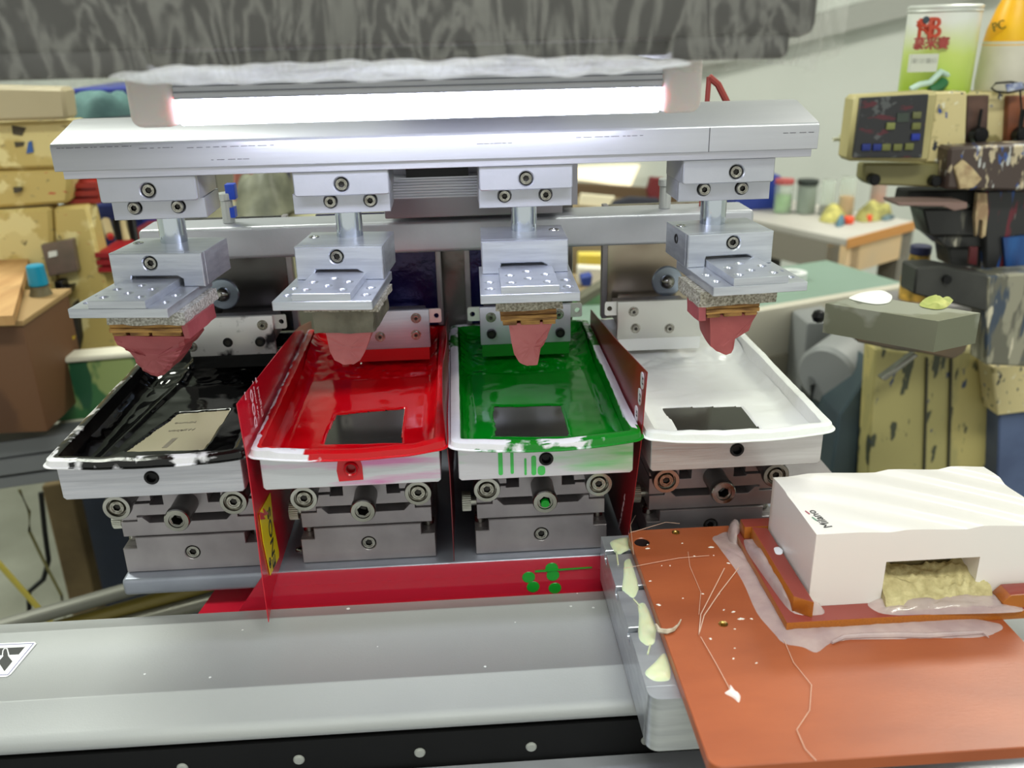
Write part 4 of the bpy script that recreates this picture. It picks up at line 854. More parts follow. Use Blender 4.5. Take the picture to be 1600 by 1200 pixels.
LEG = mat('painted_leg', (212, 190, 160), .6, 0, (230, 196, 150), 4); LEGG = mat('grey_leg', (120, 116, 108), .6)
obs = MB(); obox(obs, cr+ux*.02, ux, uy, Lx-.04, .03, .77, .842); part('apron', obs, mat('grey_apron', (150, 144, 134), .6), bn)
obs = MB(); obox(obs, cr+uy*.02, ux, uy, .03, Ly-.04, .77, .842); part('apron', obs, LEG, bn)
for a_, b2, m2 in ((.0, 0, LEG), (Lx-.07, 0, LEGG), (.0, Ly-.06, LEGG), (Lx*.55, .02, mat('black_leg', (40, 40, 38), .6))):
    M = MB(); obox(M, cr+ux*a_+uy*b2, ux, uy, .06, .06, 0, .842, .003); part('leg', M, m2, bn)
def jar(px, py, wpx, hpx, cols, label, name='glass_jar', lid=None, back=.12):
    """upright jar on the bench; px,py = bottom centre"""
    p = at(px, py, Z=.861); s = p.y/1400*1.04; r = wpx*s/2; h = hpx*s
    t = thing(name, label, 'jar', (p.x, p.y, .861), 'jars on the bench')
    G = mat('jar_glass', (220, 232, 222), .1, 0, alpha=.35)
    part('glass', MB().lathe([(0, .001), (r*.95, .001), (r, .006), (r, h*.92), (r*.9, h)], p, n=20), G, t)
    part('contents', MB().lathe([(0, .003), (r*.9, .003), (r*.9, h*cols[1]), (0, h*cols[1])], p, n=20), mat('jar_fill_%d_%d' % (cols[0][0], cols[0][1]), cols[0], .6, 0, tuple(int(v*.7) for v in cols[0]), 30), t)
    if lid: part('lid', MB().cyl(p+Vector((0, 0, h)), p+Vector((0, 0, h+.012)), r*1.05, 20), mat('lid_%d' % lid[0], lid, .5), t)
jar(1222, 332, 27, 44, ((150, 205, 120), .62), 'jar half full of light green liquid at the left of the bench', lid=(190, 90, 90))
jar(1258, 333, 30, 44, ((60, 84, 62), .95), 'dark green jar beside the light green jar on the bench', lid=(44, 52, 50))
jar(1290, 335, 22, 52, ((84, 40, 56), .25), 'tall clear jar with dark purple residue on the bench')
jar(1320, 338, 24, 60, ((220, 150, 30), .5), 'tall clear jar with amber liquid on the bench')
jar(1369, 330, 24, 46, ((216, 110, 92), .9), 'jar of salmon red paste at the right of the bench')
heap = MB(); 
def rag(pxs, Z, h, col, lb, nzv=.03, nf=30, nm='cloth_scrap', cat='cloth', grp=None, m=None):
    o = part(nm, MB().dome(pxd(pxs, Z), Z, h, 6, nzv, len(lb), .6, nf), m or mat(nm+'_%d_%d_%d' % col, col, .85, 0, tuple(int(v*.72) for v in col), 40), smooth=60); return tag(o, lb, cat, grp)
rag([(1275, 345), (1295, 328), (1322, 330), (1325, 342), (1300, 350)], .861, .03, (214, 206, 122), 'yellowish rag at the front of the bench', .01)
rag([(1332, 342), (1345, 334), (1375, 330), (1400, 338), (1370, 346), (1345, 348)], .861, .035, (190, 184, 110), 'heap of olive yellow rags in the middle of the bench', .03)
rag([(1303, 352), (1316, 345), (1322, 350), (1310, 356)], .861, .02, (100, 140, 160), 'small blue-grey cloth on the bench', .01)
rag([(1368, 342), (1385, 335), (1402, 340), (1385, 346)], .861, .012, (110, 132, 140), 'flat teal cloth on the right of the bench', .005)
for q_, lb in (((1325, 349), 'orange-red bottle cap lying at the bench front edge'), ((1357, 346), 'small red bottle cap lying at the bench middle')):
    p = at(*q_, Z=.861); tag(part('bottle_cap', MB().cyl(p, p+Vector((0, 0, .018)), .014 if q_[0] < 1330 else .008, 16, cap=.2), mat('red_cap', (244, 84, 50), .5)), lb, 'disc')  # loose plastic bottle caps, modelled as short cylinders
p = at(1194, 330, Z=.861); tag(part('blue_crate', MB().box(p.x-.08, p.x+.05, p.y+.02, p.y+.16, .861, .955, .006), mat('crate_blue', (40, 62, 150), .5)), 'blue crate at the left end of the bench', 'crate')
# ---- green conveyor
G0 = .93
a0, a1, a2 = at(1120, 503, Z=G0), at(1400, 455, Z=G0), at(1215, 418, Z=G0)
cv = thing('belt_conveyor', 'belt conveyor with green belt and pale aluminium side rail at right', 'conveyor', (a0.x, a0.y, 0))
ud = (a1-a0).normalized(); un = Vector((-ud.y, ud.x, 0)); Wc = (a2-a0).dot(un)
M = MB(); obox(M, a0-ud*.25+un*.02, ud, un, (a1-a0).length+.3, Wc-.02, G0-.03, G0); part('green_belt', M, mat('green_belt', (134, 158, 146), .5, 0, (126, 152, 136), 4), cv)
M = MB(); obox(M, a0-ud*.25, ud, un, (a1-a0).length+.3, .02, G0-.075, G0+.006, .002); part('side_rail', M, mat('aluminium_pale', (214, 208, 194), .45, .2), cv)
M = MB(); obox(M, a0-ud*.25-un*.004, ud, un, (a1-a0).length+.3, .024, G0-.11, G0-.075, .002); part('lower_rail', M, mat('aluminium_dull', (150, 144, 130), .45, .2), cv)
for f in (.15, 1.0): 
    M = MB(); obox(M, a0+ud*(a1-a0).length*f+un*.1, ud, un, .05, .05, 0, G0-.03); part('leg', M, mat('aluminium_dull', (150, 144, 130), .45, .2), cv)
p = at(1238, 437, Z=G0); tag(part('tape_roll', MB().lathe([(.012, 0), (.024, 0), (.024, .014), (.012, .014), (.012, 0)], p, n=24), WHITEP), 'white tape roll lying on the green conveyor belt', 'tape')
# ---- grey motor unit below the conveyor
g_ = thing('gear_motor', 'grey geared motor under the conveyor at right', 'motor', at(1300, 600, Y=1.25))
p, q = at(1290, 590, Y=1.16), at(1350, 545, Y=1.24)
part('motor_can', MB().cyl(p, q, .046, 28, cap=.12), mat('motor_grey', (140, 142, 144), .5), g_)
p = at(1272, 560, Y=1.3); part('gearbox', MB().box(p.x-.03, p.x+.03, 1.27, 1.36, p.z-.07, p.z+.07, .006), mat('motor_grey', (140, 142, 144), .5), g_)
part('cable', MB().tube([at(1262, 565, Y=1.2), at(1270, 600, Y=1.17), at(1266, 640, Y=1.18), at(1245, 690, Y=1.2)], .004), mat('cable_grey', (70, 72, 74), .5), g_)
part('black_guard', MB().prism([(at(x, y, Y=1.38).x, at(x, y, Y=1.38).z) for x, y in ((1170, 530), (1240, 525), (1256, 545), (1255, 600), (1225, 590), (1175, 560))], 'y', 1.36, 1.42), VOID, g_)
# ---- floor cabinets / pale boards under the conveyor
p = at(1210, 620, Y=1.86); tag(part('beige_board', MB().box(p.x-.75, p.x+.45, 1.86, 1.89, 0, .80), mat('beige_board', (186, 176, 150), .6)), 'tall beige board standing on the floor behind the conveyor', 'board')
# ---- teal post beside old machine
tp = [at(x, y, Y=1.12) for x, y in ((1288, 740), (1302, 640), (1345, 578), (1362, 560), (1356, 740))]
tag(part('teal_support_beam', MB().prism([(v.x, v.z) for v in tp]+[(tp[-1].x, .55), (tp[0].x-.02, .55)], 'y', 1.10, 1.2, .003), mat('teal_grey_steel', (68, 84, 88), .5, 0, (54, 66, 76), 8)), 'dark teal slanted support beam left of the old machine', 'beam')
# ------------------------------------------------------------------ old beige machine at right
OM = thing('old_printing_machine', 'old paint-spattered beige and black printing machine at the right', 'machine', at(1470, 735, Y=1.05))
PAINT = layered('spattered_beige', (222, 206, 154), [((160, 146, 98), 20, .54, 1, (1, 1, 1)), ((58, 60, 70), 90, .62, 3, (1, 1, .7)), ((54, 80, 150), 90, .66, 8, (1, 1, .6)), ((240, 234, 210), 100, .64, 5, (1, 1, 1))], .5)
PAINTD = layered('spattered_olive', (176, 166, 110), [((196, 182, 118), 12, .52, 1, (1, 1, .4)), ((70, 74, 58), 55, .585, 3, (1, 1, .35)), ((60, 76, 110), 80, .66, 8, (1, 1, .4))], .5)
DARKM = layered('ink_streaked_black', (46, 46, 46), [((96, 94, 86), 50, .56, 1, (1, 1, .25)), ((190, 184, 168), 80, .64, 4, (1, 1, .3))], .4)
SPAT = layered('spattered_brown', (80, 66, 62), [((206, 190, 160), 60, .58, 2, (1, 1, .5)), ((200, 200, 200), 110, .60, 7, (1, 1, .4)), ((60, 90, 160), 120, .64, 9, (1, 1, .5))], .4)
GREYS = layered('streaked_grey', (112, 110, 98), [((160, 156, 138), 60, .52, 1, (1, 1, .2)), ((70, 82, 100), 70, .58, 4, (1, 1, .2)), ((220, 212, 190), 90, .62, 6, (1, 1, .25))], .35)
def pp(name, pts, Y, d, m, parent, bev=.002, full=False, floor=False, **k):
    if not full: d = min(d, .035)
    P = [at(x, y, Y=Y) for x, y in pts]
    if floor: b0 = min(v.z for v in P); P = [Vector((v.x, v.y, 0 if v.z < b0+floor else v.z)) for v in P]
    return part(name, MB().prism([(v.x, v.z) for v in P], 'y', Y, Y+d, bev), m, parent, **k)
YM = 1.0
pp('main_column', [(1368, 545), (1420, 552), (1560, 548), (1562, 900), (1346, 900)], YM+.06, .25, PAINTD, OM)
for x_ in (1448, 1486): pp('column_seam', [(x_, 560), (x_+3, 560), (x_-6, 900), (x_-9, 900)], YM+.056, .006, mat('seam_dark', (66, 64, 50), .6), OM, 0)
pp('blue_side_panel', [(1562, 648), (1640, 640), (1640, 900), (1552, 900)], YM+.03, .2, mat('faded_blue_panel', (92, 108, 146), .5, 0, (78, 92, 128), 20), OM)
pp('column_shoulder', [(1550, 575), (1640, 560), (1640, 640), (1558, 650)], YM+.02, .2, PAINT, OM)
pp('control_box_rear', [(1450, 144), (1512, 143), (1508, 255), (1446, 254)], YM-.005, .16, PAINT, OM)
cb = pp('control_box', [(1337, 150), (1468, 142), (1453, 254), (1324, 252)], YM-.03, .030, mat('beige_case', (196, 184, 132), .5, 0, (180, 168, 118), 12), OM, .004)
pp('panel_face', [(1345, 153), (1452, 147), (1441, 247), (1333, 247)], YM-.034, .006, layered('worn_dark_panel', (46, 46, 50), [((90, 92, 94), 90, .60, 1, (1, 1, 1)), ((92, 40, 50), 40, .62, 5, (1, 1, 3))], .4), cb, .001)
for (x_, y_, c_) in ((1353, 230, (34, 50, 130)), (1370, 230, (34, 50, 130)), (1384, 230, (116, 118, 66)), (1402, 230, (116, 118, 66)), (1420, 229, (116, 118, 66)), (1391, 197, (134, 138, 80)), (1431, 197, (116, 118, 66)), (1430, 214, (34, 54, 160)), (1432, 180, (110, 112, 74))):
    v = at(x_, y_, Y=YM-.0345); part('button', MB().box(v.x-.0048, v.x+.0048, YM-.0365, YM-.0338, v.z-.0036, v.z+.0036, .001), mat('button_%d' % c_[2], c_, .5), cb)
pp('display', [(1402, 177), (1421, 176), (1420, 190), (1401, 191)], YM-.0352, .002, mat('display_glass', (60, 70, 62), .2), cb, 0)
pp('bracket_plate', [(1351, 256), (1480, 256), (1478, 286), (1470, 293), (1358, 289), (1348, 280)], YM-.01, .02, mat('khaki_bracket', (136, 130, 88), .5), OM, .002)
for x_, y_ in ((1361, 279), (1456, 281)):
    v = at(x_, y_, Y=YM-.01); part('black_knob', MB().cyl(v, v+Vector((0, -.012, 0)), .0062, 20, cap=.2), BLACKM, OM)
v = at(1318, 216, Y=YM+.03); part('side_switch', MB().cyl(v+Vector((.01, 0, 0)), v+Vector((-.012, 0, -.001)), .0022, 10).box(v.x-.004, v.x+.012, YM+.025, YM+.035, v.z-.004, v.z+.004), mat('switch_cream', (214, 214, 190), .5), OM)
pp('head_casting', [(1484, 230), (1640, 224), (1640, 300), (1478, 296)], YM-.03, .2, SPAT, OM, .003)
pp('upper_case', [(1508, 145), (1640, 140), (1640, 232), (1506, 232)], YM+.03, .15, PAINT, OM)
pp('brown_slot', [(1512, 150), (1546, 149), (1542, 226), (1508, 226)], YM+.022, .02, mat('oxide_brown', (104, 76, 66), .5, 0, (60, 46, 44), 30), OM, .001)
pp('brown_slot', [(1576, 150), (1640, 149), (1640, 226), (1572, 226)], YM+.022, .02, mat('oxide_orange', (160, 92, 60), .5, 0, (70, 46, 40), 20), OM, .001)
for x_ in (1524, 1590): 
    v = at(x_, 210, Y=YM+.02); part('lever_knob', MB().cyl(v, v+Vector((0, -.014, 0)), .009, 16, cap=.2).cyl(v+Vector((0, -.004, 0)), v+Vector((0, -.004, .028)), .0018, 8), BLACKM, OM)
pp('flaking_patch', [(1492, 262), (1506, 250), (1520, 262), (1535, 280), (1522, 294), (1500, 296)], YM-.034, .006, mat('dried_ink', (222, 202, 158), .8, 0, (170, 140, 110), 60, .6, 120), OM, .001)
pp('slide_cover', [(1422, 299), (1600, 296), (1600, 322), (1418, 318)], YM, .1, VOID, OM)
pp('ink_plate', [(1400, 316), (1474, 316), (1512, 316), (1512, 326), (1492, 330), (1474, 323), (1404, 322)], YM-.04, .12, mat('pinkish_steel', (150, 122, 116), .5, .2), OM, .001)
pp('slide_block', [(1442, 327), (1640, 325), (1640, 372), (1452, 368)], YM, .1, DARKM, OM)
pp('slide_block', [(1456, 368), (1640, 366), (1640, 388), (1480, 388)], YM+.005, .1, DARKM, OM)
pp('slide_block', [(1482, 386), (1640, 386), (1640, 425), (1486, 416)], YM+.01, .1, mat('dark_plate', (56, 56, 56), .5), OM)
pp('rear_column', [(1540, 298), (1660, 296), (1660, 480), (1540, 470)], YM-.005, .06, layered('ink_run_column', (46, 46, 48), [((40, 84, 160), 90, .60, 2, (1, 1, .12)), ((110, 36, 50), 100, .60, 6, (1, 1, .12)), ((170, 166, 160), 110, .64, 3, (1, 1, .15))], .4), OM)
pp('dried_drip', [(1528, 302), (1542, 302), (1544, 330), (1540, 368), (1534, 372), (1536, 345), (1530, 342), (1526, 370), (1524, 340)], YM-.012, .006, mat('dried_ink', (222, 202, 158), .8), OM, 0)
pp('blue_runs', [(1568, 372), (1640, 365), (1640, 470), (1600, 462), (1590, 440), (1578, 460), (1572, 420)], YM-.010, .004, mat('blue_ink_run', (36, 92, 160), .4, 0, (30, 60, 120), 60, stretch=(1, 1, .2)), OM, 0)
pp('red_runs', [(1516, 386), (1528, 386), (1526, 414), (1514, 412)], YM-.010, .004, mat('dark_red_ink', (92, 30, 36), .4), OM, 0)
pp('cylinder_block', [(1432, 418), (1470, 416), (1545, 430), (1543, 488), (1428, 460)], YM-.06, .10, mat('block_dark', (70, 70, 68), .45, .2, (50, 50, 50), 20), OM)
pp('cylinder_block', [(1542, 432), (1640, 425), (1640, 575), (1540, 570)], YM-.06, .10, GREYS, OM)
v = at(1478, 436, Y=YM-.06); part('bolt', MB().cyl(v, v+Vector((0, -.004, 0)), .005, 14), BLACKM, OM)
# work table of the old machine: real slab
k0, k1, k2, k3 = at(1290, 474, Z=1.163), at(1466, 502, Z=1.163), at(1532, 489, Z=1.163), at(1352, 462, Z=1.163)
k0 = Vector((k0.x, k0.y, 0)); sl = MB()
T1 = layered('worn_steel_table', (150, 152, 140), [((120, 122, 104), 16, .5, 1, (1, 1, 1)), ((72, 74, 62), 26, .64, 4, (1, 1, 1))], .4, .2)
b = bmesh.new(); V = [b.verts.new((q.x, q.y, z)) for z in (1.163, 1.141) for q in (k0, k1, k2, k3)]
for f in ((0, 1, 2, 3), (7, 6, 5, 4), (0, 4, 5, 1), (1, 5, 6, 2), (2, 6, 7, 3), (3, 7, 4, 0)): b.faces.new([V[q] for q in f])
sl._merge(b); part('work_table', sl, T1, OM)
for x_, y_, r_ in ((1366, 503, .004), (1420, 528, .009), (1496, 506, .006)):
    v = at(x_, y_, Y=(.74 if x_ > 1480 else .80)); part('table_bolt', MB().cyl(v+Vector((0, .01, 0)), v, r_, 14), BLACKM, OM)
v = at(1279, 494, Y=.84); part('ball_handle', MB().lathe([(0, -.007), (.005, -.005), (.007, 0), (.005, .005), (0, .007)], v, n=14).cyl(v, v+Vector((.025, .01, 0)), .0022, 8), BLACKM, OM)
pp('table_bracket', [(1322, 508), (1468, 532), (1520, 524), (1508, 552), (1490, 562), (1440, 552), (1400, 548), (1340, 535)], .86, .14, mat('dark_rust', (74, 68, 60), .6, 0, (110, 90, 70), 20), OM)
pp('crank_lever', [(1430, 552), (1436, 556), (1384, 596), (1376, 592)], YM+.02, .012, STEEL, OM, .001)
# things standing on the old machine
def leaf(pl, Z, lb):
    o = part('dry_leaf_scrap', MB().dome(pxd(pl, Z), Z, .003, 5, .004, 3, .5, 120), mat('leaf_scrap', (150, 160, 84), .7, 0, (196, 196, 120), 60)); tag(o, lb, 'scrap')
leaf([(1432, 478), (1450, 462), (1458, 474), (1478, 466), (1492, 468), (1478, 482), (1462, 484)], 1.1635, 'crumpled yellow-green scrap on the old machine table')
p = at(1368, 462, Z=1.1635)
tag(part('white_tissue', MB().dome(pxd([(1320, 466), (1345, 458), (1378, 452), (1396, 462), (1390, 474), (1365, 476)], 1.1635), 1.1635, .0025, 5, .0012, 1, .5, 60), mat('tissue', (232, 234, 230), .7), smooth=60), 'white folded tissue at the back of the old machine table', 'tissue')
# amber bottle behind
p = at(1433, 430, Y=1.06)
bo = thing('amber_bottle', 'amber bottle with dark blue cap behind the black block of the old machine', 'bottle', (p.x, p.y, p.z-.03))
part('bottle_body', MB().lathe([(0, -.03), (.0185, -.03), (.019, -.004), (.0165, .010), (.0125, .018), (.012, .027), (0, .027)], p, n=20), mat('amber_mottled', (214, 168, 70), .4, 0, (96, 84, 40), 60), bo)
part('cap', MB().cyl(p+Vector((0, 0, .027)), p+Vector((0, 0, .038)), .0125, 20, cap=.1), mat('navy_cap', (44, 46, 84), .5), bo)
part('rear_ledge', MB().box(p.x-.03, p.x+.12, .985, 1.10, p.z-.040, p.z-.0303, .002).box(p.x+.05, p.x+.10, 1.03, 1.062, p.z-.08, p.z-.04), ALUD, OM)
# can
zc = at(1455, 146, Y=YM+.06).z; pc = at(1458, 146, Y=YM+.06); rc = (1512-1412)/2*1.04/1400*(YM+.06)*.98; hc = (at(1460, 8, Y=YM+.06).z-zc)
cn = thing('paint_can', 'tall green and white label paint can on top of the old machine', 'can', (pc.x, pc.y, zc))
cmn = bpy.data.materials.new('can_label'); cmn.use_nodes = True; nt = cmn.node_tree; b = nt.nodes['Principled BSDF']; b.inputs['Roughness'].default_value = .3
co = nt.nodes.new('ShaderNodeTexCoord'); sp = nt.nodes.new('ShaderNodeSeparateXYZ'); nt.links.new(co.outputs['Object'], sp.inputs[0])
nn = nt.nodes.new('ShaderNodeTexNoise'); nn.inputs['Scale'].default_value = 22; nt.links.new(co.outputs['Object'], nn.inputs[0])
ma = nt.nodes.new('ShaderNodeMath'); ma.operation = 'MULTIPLY_ADD'; nt.links.new(nn.outputs['Fac'], ma.inputs[0]); ma.inputs[1].default_value = .03; nt.links.new(sp.outputs['Z'], ma.inputs[2])
r1 = nt.nodes.new('ShaderNodeValToRGB'); mr = nt.nodes.new('ShaderNodeMapRange'); mr.inputs[1].default_value = 0; mr.inputs[2].default_value = hc; nt.links.new(ma.outputs[0], mr.inputs[0]); nt.links.new(mr.outputs[0], r1.inputs[0])
el = r1.color_ramp.elements; el[0].color = lin((164, 196, 48)); el[0].position = .12; el[1].color = lin((236, 238, 232)); el[1].position = .98; e2 = el.new(.6); e2.color = lin((206, 224, 120)); e3 = el.new(.82); e3.color = lin((226, 232, 196))
nt.links.new(r1.outputs[0], b.inputs['Base Color'])
part('can_body', MB().lathe([(0, 0), (rc, 0), (rc, hc*.92)], (pc.x, pc.y, zc), n=48), cmn, cn)
part('lid_rim', MB().lathe([(rc, hc*.915), (rc*1.04, hc*.93), (rc*1.0, hc*.95), (rc*1.03, hc*.965), (rc*1.03, hc*.985), (rc*.95, hc), (rc*.9, hc*.97), (0, hc*.97)], (pc.x, pc.y, zc), n=48), mat('tin_rim', (226, 228, 224), .35, .4), cn)
CR = mat('can_red_print', (196, 74, 50), .5); CD = mat('can_dark_red', (170, 70, 66), .5)
yf = pc.y-rc-.0005
def cpt(px, py): v = at(px, py, Y=yf); return v
sy = yf/1400
textmesh('N', .030, frame(cpt(1431, 61), (1, .22, .0), (0, 0, 1)), CR, cn, 'red_logo', bold=.0004, ext=.001)
textmesh('B', .030, frame(cpt(1446, 59), (1, .0, .0), (0, 0, 1)), CR, cn, 'red_logo', bold=.0004, ext=.001)
pts = [cpt(*q) for q in ((1434, 33), (1438, 40), (1446, 42), (1452, 38), (1457, 31))]
part('red_logo', MB().tube(pts, .0016, 6), CR, cn)
pts = [cpt(*q) for q in ((1433, 38), (1437, 44), (1445, 48), (1449, 53))]; part('red_logo', MB().tube(pts, .0014, 6), CR, cn)
v = cpt(1447, 31); part('logo_ball', MB().lathe([(0, .0012), (.0036, .0006), (.0040, 0)], v, (0, -1, 0), 16), mat('logo_dark', (60, 74, 84), .4), cn)
textmesh('慕米賽', .0135, frame(cpt(1426, 76), (1, 0, 0), (0, 0, 1)), CD, cn, 'red_characters', bold=.0003, ext=.001)
c0, c1 = cpt(1421, 113), cpt(1467, 84)
part('white_label', MB().box(c0.x, c1.x, yf-.0005, yf+.006, c0.z, c1.z), mat('paper_label', (214, 216, 206), .6), cn)
for k in range(14):
    x_ = 1424+k*2.9; A_, B_ = cpt(x_, 99), cpt(x_+random.uniform(.9, 2.0), 91); part('barcode_bar', MB().box(A_.x, B_.x, yf-.0009, yf-.0004, A_.z, B_.z), mat('bar_grey', (90, 92, 92), .6), cn, smooth=0)
part('green_blot', MB().tube([cpt(1452, 143)+Vector((0, -.002, 0)), cpt(1466, 136)+Vector((0, -.002, 0)), cpt(1476, 128)+Vector((0, .002, 0))], .006, 8), mat('dark_green_blot', (50, 112, 70), .4), cn)
part('pale_blot', MB().tube([cpt(1422, 140)+Vector((0, -.001, 0)), cpt(1436, 132)+Vector((0, -.002, 0)), cpt(1452, 129)+Vector((0, -.001, 0)), cpt(1470, 112), cpt(1484, 118)+Vector((0, .004, 0))], .0035, 8), mat('pale_blue_film', (200, 226, 216), .2), cn)
# yellow and white squeeze bottle
pb = at(1565, 144, Y=YM+.06); yb_ = thing('squeeze_bottle', 'yellow topped white bottle right of the paint can', 'bottle', (pb.x, pb.y, zc))
rb = .030; hb = hc*1.12
part('bottle_base', MB().lathe([(0, 0), (rb, 0), (rb*1.02, hb*.1), (rb*.95, hb*.52)], (pb.x, pb.y, zc), n=32), mat('milky_bottle', (226, 220, 206), .4, 0, (206, 200, 186), 20), yb_)
part('yellow_sleeve', MB().lathe([(rb*.96, hb*.48), (rb*.88, hb*.64), (rb*.66, hb*.85), (rb*.42, hb*1.0), (0, hb*1.02)], (pb.x, pb.y, zc), n=32), mat('yellow_sleeve', (250, 196, 10), .4, 0, (246, 172, 30), 10), yb_)
textmesh('PC', .014, frame(at(1552, 50, Y=pb.y-rb*.7), (1, .2, .25), (-.2, .3, 1)), mat('olive_print', (120, 104, 20), .5), yb_, ext=.0006)
part('strip_label', MB().box(pb.x+.012, pb.x+.017, pb.y-rb*.86, pb.y-rb*.7, zc+.012, zc+.034), mat('bar_grey', (90, 92, 92), .6), yb_)
tg = at(1575, 136, Y=YM); tgm = thing('tied_tag', 'white and blue tag with black loop hanging on the old machine', 'tag', tg)
part('loop', MB().tube([at(x, y, Y=YM+.01) for x, y in ((1580, 128), (1556, 130), (1549, 138), (1556, 143), (1575, 145), (1600, 140), (1600, 132), (1580, 128))], .0012, 6), BLACKM, tgm)
pp('tag_card', [(1572, 132), (1598, 128), (1600, 138), (1574, 143)], YM+.008, .002, mat('tag_white', (200, 206, 226), .5, 0, (60, 80, 150), 120), tgm, 0)
part('string', MB().tube([at(x, y, Y=YM+.0) for x, y in ((1594, 142), (1596, 170), (1592, 205))], .001, 6), BLACKM, tgm)
# ------------------------------------------------------------------ behind the machine, centre right gap
bs = thing('packing_bench', 'brown packing bench with bright boards seen behind the third pad holder', 'bench', at(945, 400, Y=2.6))
pp('board_back', [(870, 285), (1060, 298), (1060, 345), (870, 330)], 2.86, .035, mat('brown_board', (104, 84, 62), .7), bs)
pp('bench_body', [(860, 322), (1060, 335), (1060, 460), (860, 460)], 2.62, .3, full=True, floor=.1, m= mat('tan_board', (170, 150, 116), .7, 0, (130, 112, 84), 6), parent=bs)
def win(nm, pts, Y, lbl):
    o = pp(nm, pts, Y, .02, mat('bright_pane', (255, 240, 206), .5, emit=.9), None); return o
o = win('window_1', [(895, 262), (1000, 258), (985, 293), (898, 280)], 4.1, ''); struct(o)
o = win('window_2', [(1590, 22), (1680, 10), (1680, 135), (1583, 142)], 4.15, ''); struct(o)
tag(pp('bright_sheet', [(908, 303), (962, 308), (950, 325), (905, 321)], 2.64, .02, mat('cream_card_sheet', (255, 244, 214), .6), None), 'cream card sheet leaning on the packing bench', 'card')
tag(pp('red_bundle', [(1018, 278), (1040, 280), (1040, 328), (1020, 327), (1012, 300)], 2.72, .035, mat('maroon_cloth', (120, 44, 48), .8), None), 'maroon bundle behind the fourth pad holder', 'cloth')
tag(pp('dark_bag', [(960, 316), (985, 309), (1030, 311), (1040, 328), (955, 324)], 2.68, .03, mat('dark_navy_bag', (54, 56, 70), .7), None), 'dark navy bag on the floor shelf behind the cross beam', 'bag')
tb_ = at(925, 447, Y=1.66); tag(part('side_table', MB().box(tb_.x-.05, tb_.x+.16, 1.56, 1.76, tb_.z-.02, tb_.z, .003).box(tb_.x, tb_.x+.03, 1.64, 1.67, 0, tb_.z-.02).box(tb_.x+.09, tb_.x+.12, 1.64, 1.67, 0, tb_.z-.02), mat('tan_board', (170, 150, 116))), 'small tan side table under the yellow crate', 'table')
tag(pp('yellow_crate', [(905, 398), (948, 398), (948, 444), (905, 444)], 1.71, .03, mat('yellow_plastic', (240, 205, 30), .5, 0, (228, 216, 130), 10), None), 'yellow crate seen under the cross beam', 'crate')
tag(pp('white_parcel', [(904, 418), (945, 420), (944, 446), (904, 446)], 1.66, .03, mat('parcel_white', (240, 234, 222), .6), None), 'white parcel below the yellow crate', 'parcel')
tag(pp('blue_scoop', [(908, 434), (926, 430), (924, 448), (910, 448)], 1.6, .03, mat('blue_plastic2', (50, 70, 150), .5), None), 'small blue scoop beside the white parcel', 'scoop')
tag(pp('grey_board_edge', [(905, 466), (950, 440), (950, 452), (905, 482)], 1.3, .03, mat('grey_edge', (110, 108, 92), .6), None), 'slanted grey board edge under the cross beam', 'board')
tag(pp('green_mat', [(890, 470), (950, 448), (960, 520), (890, 520)], 1.4, .02, mat('green_mat', (50, 110, 80), .6, 0, (150, 170, 120), 6), None), 'green mat standing behind the green ink tray', 'mat')
p = at(1130, 150, Y=1.6)
tag(part('red_clamp_lever', MB().tube([at(x, y, Y=.64) for x, y in ((1108, 120), (1122, 132), (1136, 160))], .0024, 8).tube([at(1108, 120, Y=.64), at(1105, 158, Y=.64), Vector((at(1105, 158, Y=.64).x, .64, 1.2291))], .0018, 8), mat('red_lever', (150, 60, 54), .5)), 'small red and steel lever behind the right lamp end', 'lever')
# left gap heap behind first cross beam
tag(part('plastic_heap', MB().dome([(at(x, 330, Y=1.35).x, 1.35+dy) for x, dy in ((362, 0), (400, -.06), (455, -.04), (465, .06), (410, .14), (365, .1))], at(400, 340, Y=1.3).z, .058, 7, .03, 2, .55, 28), mat('crumpled_plastic', (132, 134, 116), .5, 0, (84, 86, 72), 24, .6, 40), smooth=40), 'heap of crumpled grey-green plastic behind the cross beam', 'plastic')
hp = at(410, 345, Y=1.3)
tag(part('storage_shelf', MB().box(hp.x-.10, hp.x+.32, 1.24, 1.55, hp.z-.09, hp.z-.004, .004).box(hp.x+.26, hp.x+.30, 1.45, 1.5, 0, hp.z-.05).box(hp.x-.08, hp.x-.04, 1.45, 1.5, 0, hp.z-.05), mat('cream_shelf', (176, 172, 140), .6, 0, (140, 136, 110), 12)), 'cream storage shelf under the plastic heap', 'shelf')
for i, (pts, c_, lb) in enumerate((([(365, 268), (400, 268), (400, 342), (365, 342)], (176, 110, 100), 'pink bundle left behind the beam'), ([(405, 266), (428, 266), (430, 342), (404, 342)], (170, 60, 60), 'red pouch behind the beam'), ([(430, 268), (452, 268), (454, 341), (430, 341)], (58, 58, 84), 'dark blue pouch behind the beam'))):
    tag(pp('pouch', pts, 1.50+.014*i, .012, mat('pouch_%d' % c_[0], c_, .7), None), lb, 'pouch')
bk = at(410, 330, Y=2.0); tag(part('grey_cabinet', MB().box(bk.x-.35, bk.x+.5, 2.0, 2.3, 0, 1.26, .01), mat('cabinet_dim', (96, 96, 88), .6, 0, (120, 116, 100), 5)), 'dim grey cabinet in the left background', 'cabinet')
